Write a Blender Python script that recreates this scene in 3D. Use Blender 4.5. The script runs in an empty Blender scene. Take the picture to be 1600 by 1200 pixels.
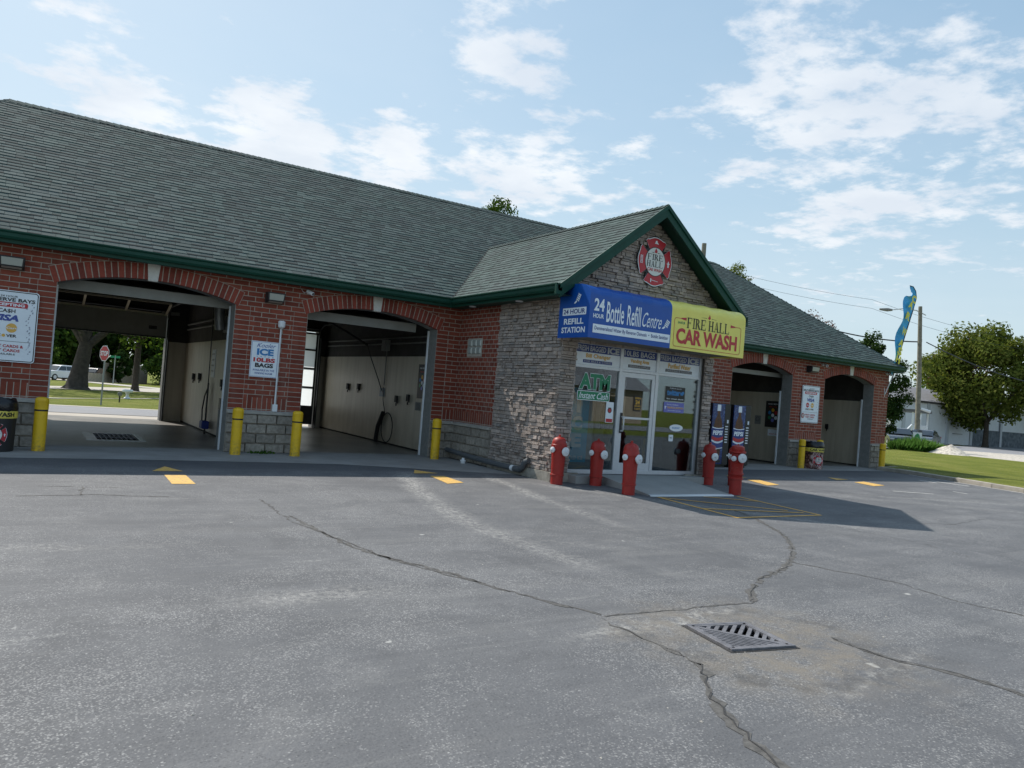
import bpy, math, random
from mathutils import Vector as V, Matrix
random.seed(7)
R = math.radians
S = bpy.context.scene
COL = S.collection
# ------------------------------------------------------------------ camera
cam = bpy.data.cameras.new('camera'); co = bpy.data.objects.new('camera', cam); COL.objects.link(co); S.camera = co
yaw, pit, rol = 0.567, 0.015, 0.079
fw = V((math.sin(yaw)*math.cos(pit), math.cos(yaw)*math.cos(pit), math.sin(pit)))
rt = V((math.cos(yaw), -math.sin(yaw), 0)); up = rt.cross(fw)
r2 = math.cos(rol)*rt + math.sin(rol)*up; u2 = -math.sin(rol)*rt + math.cos(rol)*up
M = Matrix((r2, u2, -fw)).transposed().to_4x4(); M.translation = V((-8.547, -15.916, 1.6)); co.matrix_world = M
cam.sensor_width = 36; cam.lens = 36*1176.3/1600; cam.clip_end = 2000; cam.clip_start = .05
# ------------------------------------------------------------------ light
SUN = V((-.25, .87, 1.0)).normalized()
sun = bpy.data.lights.new('sun', 'SUN'); so = bpy.data.objects.new('sun', sun); COL.objects.link(so)
sun.energy = 2.0; sun.angle = R(.55); sun.color = (1, .95, .88)
so.rotation_euler = SUN.to_track_quat('Z', 'Y').to_euler()
S.view_settings.view_transform = 'Standard'; S.view_settings.look = 'None'
S.view_settings.exposure = 1.32; S.view_settings.gamma = 1
W = bpy.data.worlds.new('World'); S.world = W; W.use_nodes = True

class NT:
    """tiny node helper"""
    def __init__(s, tree): s.t = tree; s.n = tree.nodes; s.l = tree.links
    def new(s, typ, **k):
        n = s.n.new(typ)
        for a, b in k.items():
            if a[0] == '_': setattr(n, a[1:], b)
        for a, b in k.items():
            if a[0] != '_': s.set(n.inputs[a.replace('__', ' ')], b)
        return n
    def set(s, sock, v):
        if isinstance(v, bpy.types.NodeSocket): s.l.new(v, sock)
        elif v is not None:
            if isinstance(v, tuple) and len(v) == 3 and sock.type == 'RGBA': v = (*v, 1)
            sock.default_value = v
    def math(s, op, a, b=None, c=None, clamp=False):
        n = s.n.new('ShaderNodeMath'); n.operation = op; n.use_clamp = clamp
        for i, x in enumerate((a, b, c)):
            if x is not None: s.set(n.inputs[i], x)
        return n.outputs[0]
    def vm(s, op, a, b=None, c=None):
        n = s.n.new('ShaderNodeVectorMath'); n.operation = op
        for i, x in enumerate((a, b)):
            if x is not None: s.set(n.inputs[i], x)
        if c is not None: s.set(n.inputs['Scale'], c)
        return n.outputs['Value' if op in ('DOT_PRODUCT', 'LENGTH', 'DISTANCE') else 'Vector']
    def mix(s, f, a, b, mode='MIX'):
        n = s.n.new('ShaderNodeMix'); n.data_type = 'RGBA'; n.blend_type = mode; n.clamp_factor = True
        s.set(n.inputs[0], f); s.set(n.inputs[6], a); s.set(n.inputs[7], b); return n.outputs[2]
    def mr(s, v, a, b, c=0., d=1., smooth=False):
        n = s.n.new('ShaderNodeMapRange'); n.clamp = True
        if smooth: n.interpolation_type = 'SMOOTHSTEP'
        for i, x in enumerate((v, a, b, c, d)): s.set(n.inputs[i], x)
        return n.outputs[0]
    def noise(s, vec, scale, detail=4, rough=.55, dist=0.):
        n = s.n.new('ShaderNodeTexNoise'); s.set(n.inputs['Vector'], vec); n.inputs['Scale'].default_value = scale
        n.inputs['Detail'].default_value = detail; n.inputs['Roughness'].default_value = rough; n.inputs['Distortion'].default_value = dist
        return n.outputs[0]
    def ramp(s, f, stops):
        n = s.n.new('ShaderNodeValToRGB'); s.set(n.inputs[0], f); e = n.color_ramp.elements
        while len(e) < len(stops): e.new(.5)
        for q, (p, c) in zip(e, stops): q.position = p; q.color = (*c, 1) if len(c) == 3 else c
        return n.outputs[0]
    def scale(s, vec, sc):
        n = s.n.new('ShaderNodeMapping'); s.set(n.inputs[0], vec); n.inputs['Scale'].default_value = sc; return n.outputs[0]

def build_sky():
    k = NT(W.node_tree); k.n.clear()
    tc = k.new('ShaderNodeTexCoord').outputs['Generated']
    sky = k.new('ShaderNodeTexSky', _sky_type='NISHITA', _sun_disc=False, _sun_elevation=math.asin(SUN.z),
                _sun_rotation=math.atan2(SUN.x, SUN.y), _air_density=1.2, _dust_density=1.2, _ozone_density=1.0, _altitude=200)
    d = k.vm('NORMALIZE', tc)
    sp = k.new('ShaderNodeSeparateXYZ', Vector=d)
    z = k.math('ADD', k.math('MAXIMUM', sp.outputs[2], 0), .08)
    P = k.new('ShaderNodeCombineXYZ', X=k.math('DIVIDE', sp.outputs[0], z), Y=k.math('DIVIDE', sp.outputs[1], z), Z=0.).outputs[0]
    n1 = k.noise(P, 1.9, 10, .60, .3); n2 = k.noise(P, 7.5, 6, .62); n3 = k.noise(P, .45, 3, .5)
    base = k.math('ADD', k.math('MULTIPLY', n1, .50), k.math('MULTIPLY', n2, .50))
    base = k.math('ADD', k.math('MULTIPLY', k.math('SUBTRACT', base, .5), 1.9), .5)
    for (x, y, zz), rad, amt in SKYBLOBS:
        q = k.vm('DOT_PRODUCT', d, tuple(V((x, y, zz)).normalized()))
        m = k.mr(q, math.cos(R(rad)), math.cos(R(rad*.15)), 0, amt, True)
        base = k.math('ADD', base, m)
    dens = k.mr(base, .635, .90, 0, 1, True)
    dens = k.math('MULTIPLY', dens, k.mr(n3, .25, .6, .75, 1))
    veil = k.mr(k.noise(P, .6, 5, .6), .4, .75, .0, .16)
    dens = k.math('MAXIMUM', dens, veil)
    shade = k.mr(k.noise(P, 2.2, 5, .55), .35, .7)
    cc = k.mix(shade, (3.15, 3.35, 3.65, 1), (4.1, 4.15, 4.2, 1))
    tint = k.mix(1., sky.outputs[0], (.70, .71, .65, 1), 'MULTIPLY')
    den = k.vm('ADD', k.vm('SCALE', tint, None, .407), (1., 1., 1.)); tint = k.vm('MULTIPLY', k.vm('DIVIDE', k.vm('SCALE', tint, None, 1.70), den), (.97, 1.13, 1.28))
    hz = k.mr(sp.outputs[2], 0., .34, .42, 0.)
    tint = k.mix(hz, tint, (2.85, 3.3, 3.55, 1))
    c = k.mix(k.math('MULTIPLY', dens, .85), tint, cc)
    bg = k.new('ShaderNodeBackground', Color=c, Strength=.103)
    out = k.new('ShaderNodeOutputWorld'); k.l.new(bg.outputs[0], out.inputs[0])
SKYBLOBS = [((.77,.48,.43), 20, .19), ((.83,.47,.30), 12, .10), ((.73,.57,.39), 8, .08), ((.45,.77,.46), 7, .22), ((.50,.80,.33), 7, .20), ((.56,.77,.31), 6, .18), ((.22,.93,.31), 5.5, .30), ((.64,.68,.38), 5, .10), ((.40,.86,.33), 5, .10), ((.47,.84,.27), 5, .14),
            ((.03,.95,.31), 6, .24), ((.10,.95,.27), 5, .22), ((.24,.94,.25), 5.5, .24), ((.32,.90,.25), 6, .20), ((.36,.88,.30), 4, .20), ((-.02,.90,.42), 5, .05), ((.62,.72,.31), 4, .08), ((.60,.66,.45), 8, -.10), ((.30,.85,.42), 9, -.10), ((.80,.56,.20), 7, .08), ((.15,.88,.46), 6, .06)]
build_sky()

# ------------------------------------------------------------------ mesh helpers
class MB:
    def __init__(s): s.v = []; s.f = []; s.m = []; s.uv = []
    def add(s, vs, fs, m=0, uvs=None):
        b = len(s.v); s.v += [tuple(x) for x in vs]
        for i, f in enumerate(fs):
            s.f.append([b+j for j in f]); s.m.append(m); s.uv.append(uvs[i] if uvs else None)
        return s
    def box(s, x0, x1, y0, y1, z0, z1, m=0):
        return s.add([(x0,y0,z0),(x1,y0,z0),(x1,y1,z0),(x0,y1,z0),(x0,y0,z1),(x1,y0,z1),(x1,y1,z1),(x0,y1,z1)],
                     [(0,3,2,1),(4,5,6,7),(0,1,5,4),(1,2,6,5),(2,3,7,6),(3,0,4,7)], m)
    def poly(s, pts, m=0, uv=None): return s.add(pts, [tuple(range(len(pts)))], m, [uv] if uv else None)
    def bar(s, a, b, w, h=None, m=0):
        """rectangular bar from a to b"""
        a, b = V(a), V(b); d = (b-a).normalized(); h = h or w
        x = d.cross(V((0,0,1)));  x = V((1,0,0)) if x.length < 1e-4 else x.normalized(); y = x.cross(d)
        vs = [p + x*sx*w/2 + y*sy*h/2 for p in (a, b) for sx, sy in ((-1,-1),(1,-1),(1,1),(-1,1))]
        return s.add(vs, [(0,3,2,1),(4,5,6,7),(0,1,5,4),(1,2,6,5),(2,3,7,6),(3,0,4,7)], m)
    def tube(s, pts, r, n=8, m=0, cap=True):
        pts = [V(p) for p in pts]; rs = r if isinstance(r, (list, tuple)) else [r]*len(pts); vs = []; prev = None
        for i, p in enumerate(pts):
            d = (pts[min(i+1, len(pts)-1)]-pts[max(i-1, 0)]).normalized()
            x = prev - d*prev.dot(d) if prev else d.orthogonal()
            x.normalize(); prev = x; y = d.cross(x)
            vs += [p + (x*math.cos(2*math.pi*j/n)+y*math.sin(2*math.pi*j/n))*rs[i] for j in range(n)]
        fs = [(i*n+j, i*n+(j+1) % n, (i+1)*n+(j+1) % n, (i+1)*n+j) for i in range(len(pts)-1) for j in range(n)]
        if cap: fs += [tuple(reversed(range(n))), tuple(range((len(pts)-1)*n, len(pts)*n))]
        return s.add(vs, fs, m)
    def lathe(s, prof, c=(0,0,0), ax=(0,0,1), n=20, m=0):
        ax = V(ax).normalized(); x = ax.orthogonal().normalized(); y = ax.cross(x); c = V(c); vs = []
        for r, h in prof: vs += [c+ax*h+(x*math.cos(2*math.pi*j/n)+y*math.sin(2*math.pi*j/n))*max(r, 1e-4) for j in range(n)]
        fs = [(i*n+j, i*n+(j+1) % n, (i+1)*n+(j+1) % n, (i+1)*n+j) for i in range(len(prof)-1) for j in range(n)]
        fs += [tuple(reversed(range(n))), tuple(range((len(prof)-1)*n, len(prof)*n))]
        return s.add(vs, fs, m)
    def prism(s, poly, F, c0, c1, m=0):
        n = len(poly); vs = [F.p(a, b, c0) for a, b in poly]+[F.p(a, b, c1) for a, b in poly]
        fs = [tuple(range(n, 2*n)), tuple(reversed(range(n)))]+[(i, (i+1) % n, n+(i+1) % n, n+i) for i in range(n)]
        return s.add(vs, fs, m)
    def build(s, name, mats, parent=None, smooth=False, bevel=0):
        me = bpy.data.meshes.new(name); me.from_pydata(s.v, [], s.f)
        if not isinstance(mats, (list, tuple)): mats = [mats]
        for m in mats: me.materials.append(m)
        uvl = me.uv_layers.new(name='UVMap')
        for p, mi, uv in zip(me.polygons, s.m, s.uv):
            p.material_index = mi; p.use_smooth = smooth
            n = p.normal; ax = max(range(3), key=lambda i: abs(n[i]))
            for j, li in enumerate(p.loop_indices):
                if uv: uvl.data[li].uv = uv[j]
                else:
                    c = me.vertices[me.loops[li].vertex_index].co
                    uvl.data[li].uv = (c.y, c.z) if ax == 0 else (c.x, c.z) if ax == 1 else (c.x, c.y)
        me.update()
        if smooth:
            try: me.set_sharp_from_angle(angle=R(38))
            except Exception: pass
        o = bpy.data.objects.new(name, me); COL.objects.link(o)
        if bevel:
            b = o.modifiers.new('bevel', 'BEVEL'); b.width = bevel; b.segments = 2; b.limit_method = 'ANGLE'
        if parent: o.parent = parent; o.matrix_parent_inverse = Matrix.Translation(-parent.location) if False else parent.matrix_basis.inverted()
        return o
class Fr:
    def __init__(s, o, u, v, n=None): s.o = V(o); s.u = V(u).normalized(); s.v = V(v).normalized(); s.n = V(n) if n else s.u.cross(s.v)
    def p(s, a, b, c=0.): return s.o+s.u*a+s.v*b+s.n*c
def FS(x, z, y=0.): return Fr((x, y, z), (1,0,0), (0,0,1), (0,-1,0))      # facing the camera side (-y)
def FX(y, z, x=0.): return Fr((x, y, z), (0,-1,0), (0,0,1), (-1,0,0))      # facing -x

def tag(o, label, cat, group=None, kind=None):
    if label: o['label'] = label
    if cat: o['category'] = cat
    if group: o['group'] = group
    if kind: o['kind'] = kind
    return o
def thing(name, label, cat, loc=(0,0,0), rz=0, group=None):
    o = bpy.data.objects.new(name, None); COL.objects.link(o); o.location = loc; o.rotation_euler = (0,0,rz); o.empty_display_size = .2
    bpy.context.view_layer.update()
    return tag(o, label, cat, group)
def child(mb, name, mats, parent, smooth=False, bevel=0):
    """mesh given in the parent's local coordinates"""
    o = mb.build(name, mats, None, smooth, bevel); o.parent = parent; return o
def childx(mb, name, mats, parent, cuts):
    """one part per stretch between the x positions in cuts"""
    parts = [MB() for _ in range(len(cuts)+1)]
    for f, m, uv in zip(mb.f, mb.m, mb.uv):
        cx = sum(mb.v[i][0] for i in f)/len(f); k = sum(cx > c for c in cuts)
        parts[k].add([mb.v[i] for i in f], [tuple(range(len(f)))], m, [uv] if uv else None)
    for q in parts:
        if q.f: child(q, name, mats, parent)
def struct(o): o['kind'] = 'structure'; return o
def dup(root, loc, rz=None, label=None, group=None):
    def cp(o, par):
        c = o.copy(); COL.objects.link(c); c.parent = par
        for ch in [q for q in bpy.data.objects if q.parent == o and q != c]: cp(ch, c)
        return c
    c = cp(root, None); c.location = loc
    if rz is not None: c.rotation_euler = (0,0,rz)
    if label: c['label'] = label
    if group: c['group'] = group
    return c

# text -------------------------------------------------------------
_tc = {}
def glyphs(s, bold=0., shear=0., gap=1.):
    key = (s, bold, shear, gap)
    if key in _tc: return _tc[key]
    cu = bpy.data.curves.new('t', 'FONT'); cu.body = s; cu.offset = bold; cu.shear = shear; cu.resolution_u = 3; cu.space_character = gap
    ob = bpy.data.objects.new('t', cu); COL.objects.link(ob); bpy.context.view_layer.update()
    me = bpy.data.meshes.new_from_object(ob.evaluated_get(bpy.context.evaluated_depsgraph_get()))
    vs = [(v.co.x, v.co.y) for v in me.vertices]; fs = [tuple(p.vertices) for p in me.polygons]
    bpy.data.objects.remove(ob); bpy.data.curves.remove(cu); bpy.data.meshes.remove(me)
    x0 = min(v[0] for v in vs); x1 = max(v[0] for v in vs); y0 = min(v[1] for v in vs); y1 = max(v[1] for v in vs)
    vs = [((x-x0)/(x1-x0), (y-y0)/(y1-y0)) for x, y in vs]; _tc[key] = (vs, fs); return vs, fs
def text(mb, s, F, x0, x1, z0, z1, c=.006, m=0, bold=.012, shear=0., gap=1., rot=0):
    vs, fs = glyphs(s, bold, shear, gap); mx, mz = (x0+x1)/2, (z0+z1)/2; P = []
    for a, b in vs:
        a, b = x0+a*(x1-x0)-mx, z0+b*(z1-z0)-mz
        P.append(F.p(mx+a*math.cos(rot)-b*math.sin(rot), mz+a*math.sin(rot)+b*math.cos(rot), c))
    mb.add(P, fs, m)
def rect(mb, F, x0, x1, z0, z1, c=.004, m=0): mb.add([F.p(x0,z0,c), F.p(x1,z0,c), F.p(x1,z1,c), F.p(x0,z1,c)], [(0,1,2,3)], m)
def disc(mb, F, x, z, r, c=.004, m=0, n=28, rz=None): mb.add([F.p(x+r*math.cos(2*math.pi*i/n), z+(rz or r)*math.sin(2*math.pi*i/n), c) for i in range(n)], [tuple(range(n))], m)
def rrpts(x0, x1, z0, z1, r, n=5):
    P = []
    for cx, cz, a0 in ((x1-r,z0+r,-90),(x1-r,z1-r,0),(x0+r,z1-r,90),(x0+r,z0+r,180)):
        P += [(cx+r*math.cos(R(a0+90*i/n)), cz+r*math.sin(R(a0+90*i/n))) for i in range(n+1)]
    return P
def flat(mb, F, pts, c=.004, m=0): mb.add([F.p(a, b, c) for a, b in pts], [tuple(range(len(pts)))], m)
def band(mb, F, pts, w, c=.004, m=0, closed=False):
    """thin stroke along 2D pts"""
    P = [V((a, b, 0)) for a, b in pts]
    if closed: P.append(P[0])
    for a, b in zip(P, P[1:]):
        d = (b-a); L = d.length
        if L < 1e-6: continue
        d /= L; n = V((-d.y, d.x, 0))*w/2; a2 = a-d*w*.35; b2 = b+d*w*.35
        mb.add([F.p(*(q.x, q.y), c) for q in (a2-n, b2-n, b2+n, a2+n)], [(0,1,2,3)], m)
# serif capitals, unit box
def serif(ch):
    t, h, s = .2, .07, .09
    st = lambda x: [(x, x+t, 0, 1)]; sf = lambda x, z: [(x-s, x+t+s, z, z+h)]
    if ch == 'I': return ([(.4-.0, .6, 0, 1), (.28, .72, 0, h), (.28, .72, 1-h, 1)], [])
    if ch == 'F': return (st(.12)+sf(.12, 0)+[(.03, .9, 1-h, 1), (.32, .7, .47, .47+h), (.84, .9, .74, 1), (.66, .7, .38, .63)], [])
    if ch == 'E': return (st(.12)+[(.03, .92, 1-h, 1), (.03, .95, 0, h), (.32, .7, .47, .47+h), (.86, .92, .76, 1), (.89, .95, 0, .24), (.66, .7, .38, .63)], [])
    if ch == 'L': return (st(.12)+sf(.12, 1-h)+[(.03, .92, 0, h), (.86, .92, 0, .27)], [])
    if ch == 'H': return (st(.1)+st(.7)+sf(.1, 0)+sf(.1, 1-h)+sf(.7, 0)+sf(.7, 1-h)+[(.3, .7, .47, .47+h)], [])
    if ch == 'A': return ([(0, .32, 0, h), (.62, 1.02, 0, h), (.28, .66, .3, .3+h)], [[(.13, 0), (.19, 0), (.5, .88), (.47, 1)], [(.66, 0), (.88, 0), (.56, 1), (.47, 1)]])
    if ch == 'R':
        o = [(.32+.42*math.sin(R(a)), .75+.25*math.cos(R(a))) for a in range(0, 181, 20)]
        i = [(.32+.22*math.sin(R(a)), .75+.19*math.cos(R(a))) for a in range(0, 181, 20)]
        q = [[o[j], o[j+1], i[j+1], i[j]] for j in range(len(o)-1)]
        return (st(.12)+sf(.12, 0)+[(.03, .32, 1-h, 1), (.8, 1.0, 0, h)], q+[[(.38, .5), (.6, .52), (.95, 0), (.72, 0)]])
    return ([], [])
def serif_text(mb, s, F, x0, x1, z0, z1, c=.006, m=0):
    n = len(s); w = (x1-x0)/(sum(.5 if q == 'I' else .45 if q == ' ' else 1.06 for q in s)); x = x0
    for ch in s:
        if ch == ' ': x += .45*w; continue
        rc, pl = serif(ch); off = -.24*w if ch == 'I' else 0
        for i, (a, b, d, e) in enumerate(rc): rect(mb, F, x+off+a*w, x+off+b*w, z0+d*(z1-z0), z0+e*(z1-z0), c+.0004*i, m)
        for i, pg in enumerate(pl): flat(mb, F, [(x+a*w, z0+b*(z1-z0)) for a, b in pg], c+.003+.0002*i, m)
        x += (.5 if ch == 'I' else 1.06)*w

# ------------------------------------------------------------------ materials
def mat(name, col=(.5,.5,.5), rough=.6, metal=0., nz=0., nscale=20., bump=0., bscale=60., spec=.5, fn=None, island=0., coat=0.):
    m = bpy.data.materials.new(name); m.use_nodes = True; k = NT(m.node_tree); b = k.n['Principled BSDF']
    b.inputs['Roughness'].default_value = rough; b.inputs['Metallic'].default_value = metal
    b.inputs['Specular IOR Level'].default_value = spec; b.inputs['Coat Weight'].default_value = coat
    tc = k.new('ShaderNodeTexCoord'); P = tc.outputs['Object']; c = (*col, 1)
    if fn:
        c = fn(k, b, tc)
    else:
        if island:
            g = k.new('ShaderNodeNewGeometry').outputs['Random Per Island']
            c = k.mix(g, tuple(x*(1-island) for x in col)+(1,), tuple(min(1, x*(1+island)) for x in col)+(1,))
        if nz:
            q = k.noise(P, nscale, 5, .6)
            c = k.mix(k.mr(q, .3, .7), k.mix(1., c, (1-nz,)*3+(1,), 'MULTIPLY'), k.mix(1., c, (1+nz,)*3+(1,), 'MULTIPLY'))
    if c is not None: k.set(b.inputs['Base Color'], c)
    if bump:
        h = k.noise(P, bscale, 4, .6)
        bn = k.new('ShaderNodeBump', Height=h, Strength=min(1, bump), Distance=.01*bump); k.l.new(bn.outputs[0], b.inputs['Normal'])
    return m

def brick_fn(w, h, offset, cols, mortar, ms=.015, bumpd=.004):
    def fn(k, b, tc):
        uv = tc.outputs['UV']
        t = k.new('ShaderNodeTexBrick', Vector=uv, Color1=(0,0,0,1), Color2=(1,1,1,1), Mortar=(.5,.5,.5,1), Scale=1.)
        t.offset = offset; t.inputs['Brick Width'].default_value = w; t.inputs['Row Height'].default_value = h
        t.inputs['Mortar Size'].default_value = ms/2; t.inputs['Mortar Smooth'].default_value = .15; t.inputs['Bias'].default_value = 0
        bc = k.ramp(t.outputs['Color'], [(0, cols[0]), (.5, cols[1]), (1, cols[2])])
        n = k.noise(tc.outputs['Object'], 9, 4, .6); bc = k.mix(k.mr(n, .3, .75, 0, .45), bc, tuple(x*.62 for x in cols[0])+(1,))
        g = k.noise(tc.outputs['Object'], 120, 3, .6); bc = k.mix(k.mr(g, .55, .8, 0, .25), bc, (.25,.12,.1,1))
        st = k.noise(k.scale(tc.outputs['Object'], (1.6, 1.6, .25)), 1.4, 4, .6)
        bc = k.mix(k.mr(st, .55, .8, 0, .22), bc, (.30,.24,.21,1))
        mc = k.mix(k.mr(n, .3, .7), mortar+(1,), tuple(x*.7 for x in mortar)+(1,))
        c = k.mix(t.outputs['Fac'], bc, mc)
        hh = k.math('SUBTRACT', k.math('MULTIPLY', g, .25), t.outputs['Fac'])
        bn = k.new('ShaderNodeBump', Height=hh, Strength=.8, Distance=bumpd); k.l.new(bn.outputs[0], b.inputs['Normal'])
        return c
    return fn
BR = ((.18,.034,.017), (.245,.050,.025), (.30,.068,.036)); MO = (.43,.375,.31)
m_brick = mat('red_brick', rough=.8, fn=brick_fn(.30, .1, .5, BR, MO))
m_stack = mat('red_brick_jamb', rough=.8, fn=brick_fn(.30, .1, 0, BR, MO))
m_soldier = mat('red_brick_soldier', rough=.8, fn=brick_fn(.1, .30, 0, BR, MO))
m_brick_s = mat('red_brick_side', rough=.8, fn=brick_fn(.20, .1, .5, BR, MO))
m_arch = mat('arch_brick', (.225,.043,.025), .8, nz=.2, nscale=40, island=.28, bump=.6, bscale=90)
m_mortar = mat('mortar', MO, .9, nz=.2, bump=.4, bscale=150)
m_cmu = mat('split_face_block', (.29,.26,.22), .9, nz=.35, nscale=14, island=.16, bump=1., bscale=38)
m_cap = mat('block_cap', (.36,.34,.30), .85, nz=.2, nscale=8, bump=.4)
m_jamb = mat('grey_block_jamb', (.22,.22,.21), .85, nz=.15, nscale=10, bump=.3)
m_key = mat('keystone', (.62,.60,.55), .8, nz=.12, nscale=12)
def stone_fn(k, b, tc):
    g = k.new('ShaderNodeNewGeometry').outputs['Random Per Island']
    c = k.ramp(g, [(0, (.25,.205,.18)), (.2, (.46,.375,.32)), (.42, (.35,.30,.27)), (.6, (.58,.48,.42)), (.8, (.29,.265,.25)), (1, (.53,.43,.36))])
    n = k.noise(tc.outputs['Object'], 26, 5, .65); c = k.mix(k.mr(n, .35, .75, 0, .5), c, (.13,.115,.105,1))
    bn = k.new('ShaderNodeBump', Height=k.noise(tc.outputs['Object'], 45, 5, .7), Strength=1., Distance=.012); k.l.new(bn.outputs[0], b.inputs['Normal'])
    return c
m_ledge = mat('ledgestone', rough=.88, fn=stone_fn)
m_found = mat('foundation_concrete', (.30,.28,.24), .9, nz=.35, nscale=6, bump=.6, bscale=30)
def shingle_fn(k, b, tc):
    g = k.new('ShaderNodeNewGeometry').outputs['Random Per Island']
    c = k.ramp(g, [(0, (.046,.070,.064)), (.35, (.058,.088,.081)), (.7, (.070,.104,.095)), (1, (.084,.120,.110))])
    n = k.noise(tc.outputs['Object'], 1.1, 4, .6); c = k.mix(k.mr(n, .4, .75, 0, .45), c, (.070,.074,.084,1))
    g2 = k.noise(tc.outputs['Object'], 160, 3, .7); c = k.mix(k.mr(g2, .5, .75, 0, .5), c, (.12,.15,.14,1))
    return c
m_shingle = mat('asphalt_shingle', rough=.92, fn=shingle_fn, bump=.35, bscale=220, spec=.25)
m_shdark = mat('shingle_shadow_band', (.022,.027,.028), .95, spec=.2)
m_green = mat('green_trim', (.006,.055,.036), .5, nz=.15, nscale=3, spec=.3)
m_soffit = mat('green_soffit', (.012,.050,.035), .6)
m_alu = mat('aluminium_frame', (.60,.62,.65), .38, .35, nz=.06)
m_dark = mat('dark_metal', (.02,.02,.022), .5)
m_black = mat('black', (.012,.012,.013), .45)
m_white = mat('white_paint', (.74,.76,.78), .5, nz=.06, nscale=5)
m_signw = mat('sign_white', (.80,.85,.90), .4, nz=.05, nscale=6)
m_red = mat('sign_red', (.50,.022,.035), .4)
m_navy = mat('sign_navy', (.02,.045,.22), .4)
m_vblue = mat('sign_blue', (.045,.08,.33), .4)
m_cyan = mat('sign_cyan', (.02,.20,.50), .4)
m_orange = mat('sign_orange', (.75,.42,.08), .4)
m_gold = mat('sign_gold', (.70,.38,.03), .4)
m_sgreen = mat('sign_green', (.008,.22,.10), .4)
m_purple = mat('sign_purple', (.16,.17,.52), .4)
m_greyd = mat('sign_grey', (.10,.10,.11), .5)
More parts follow.
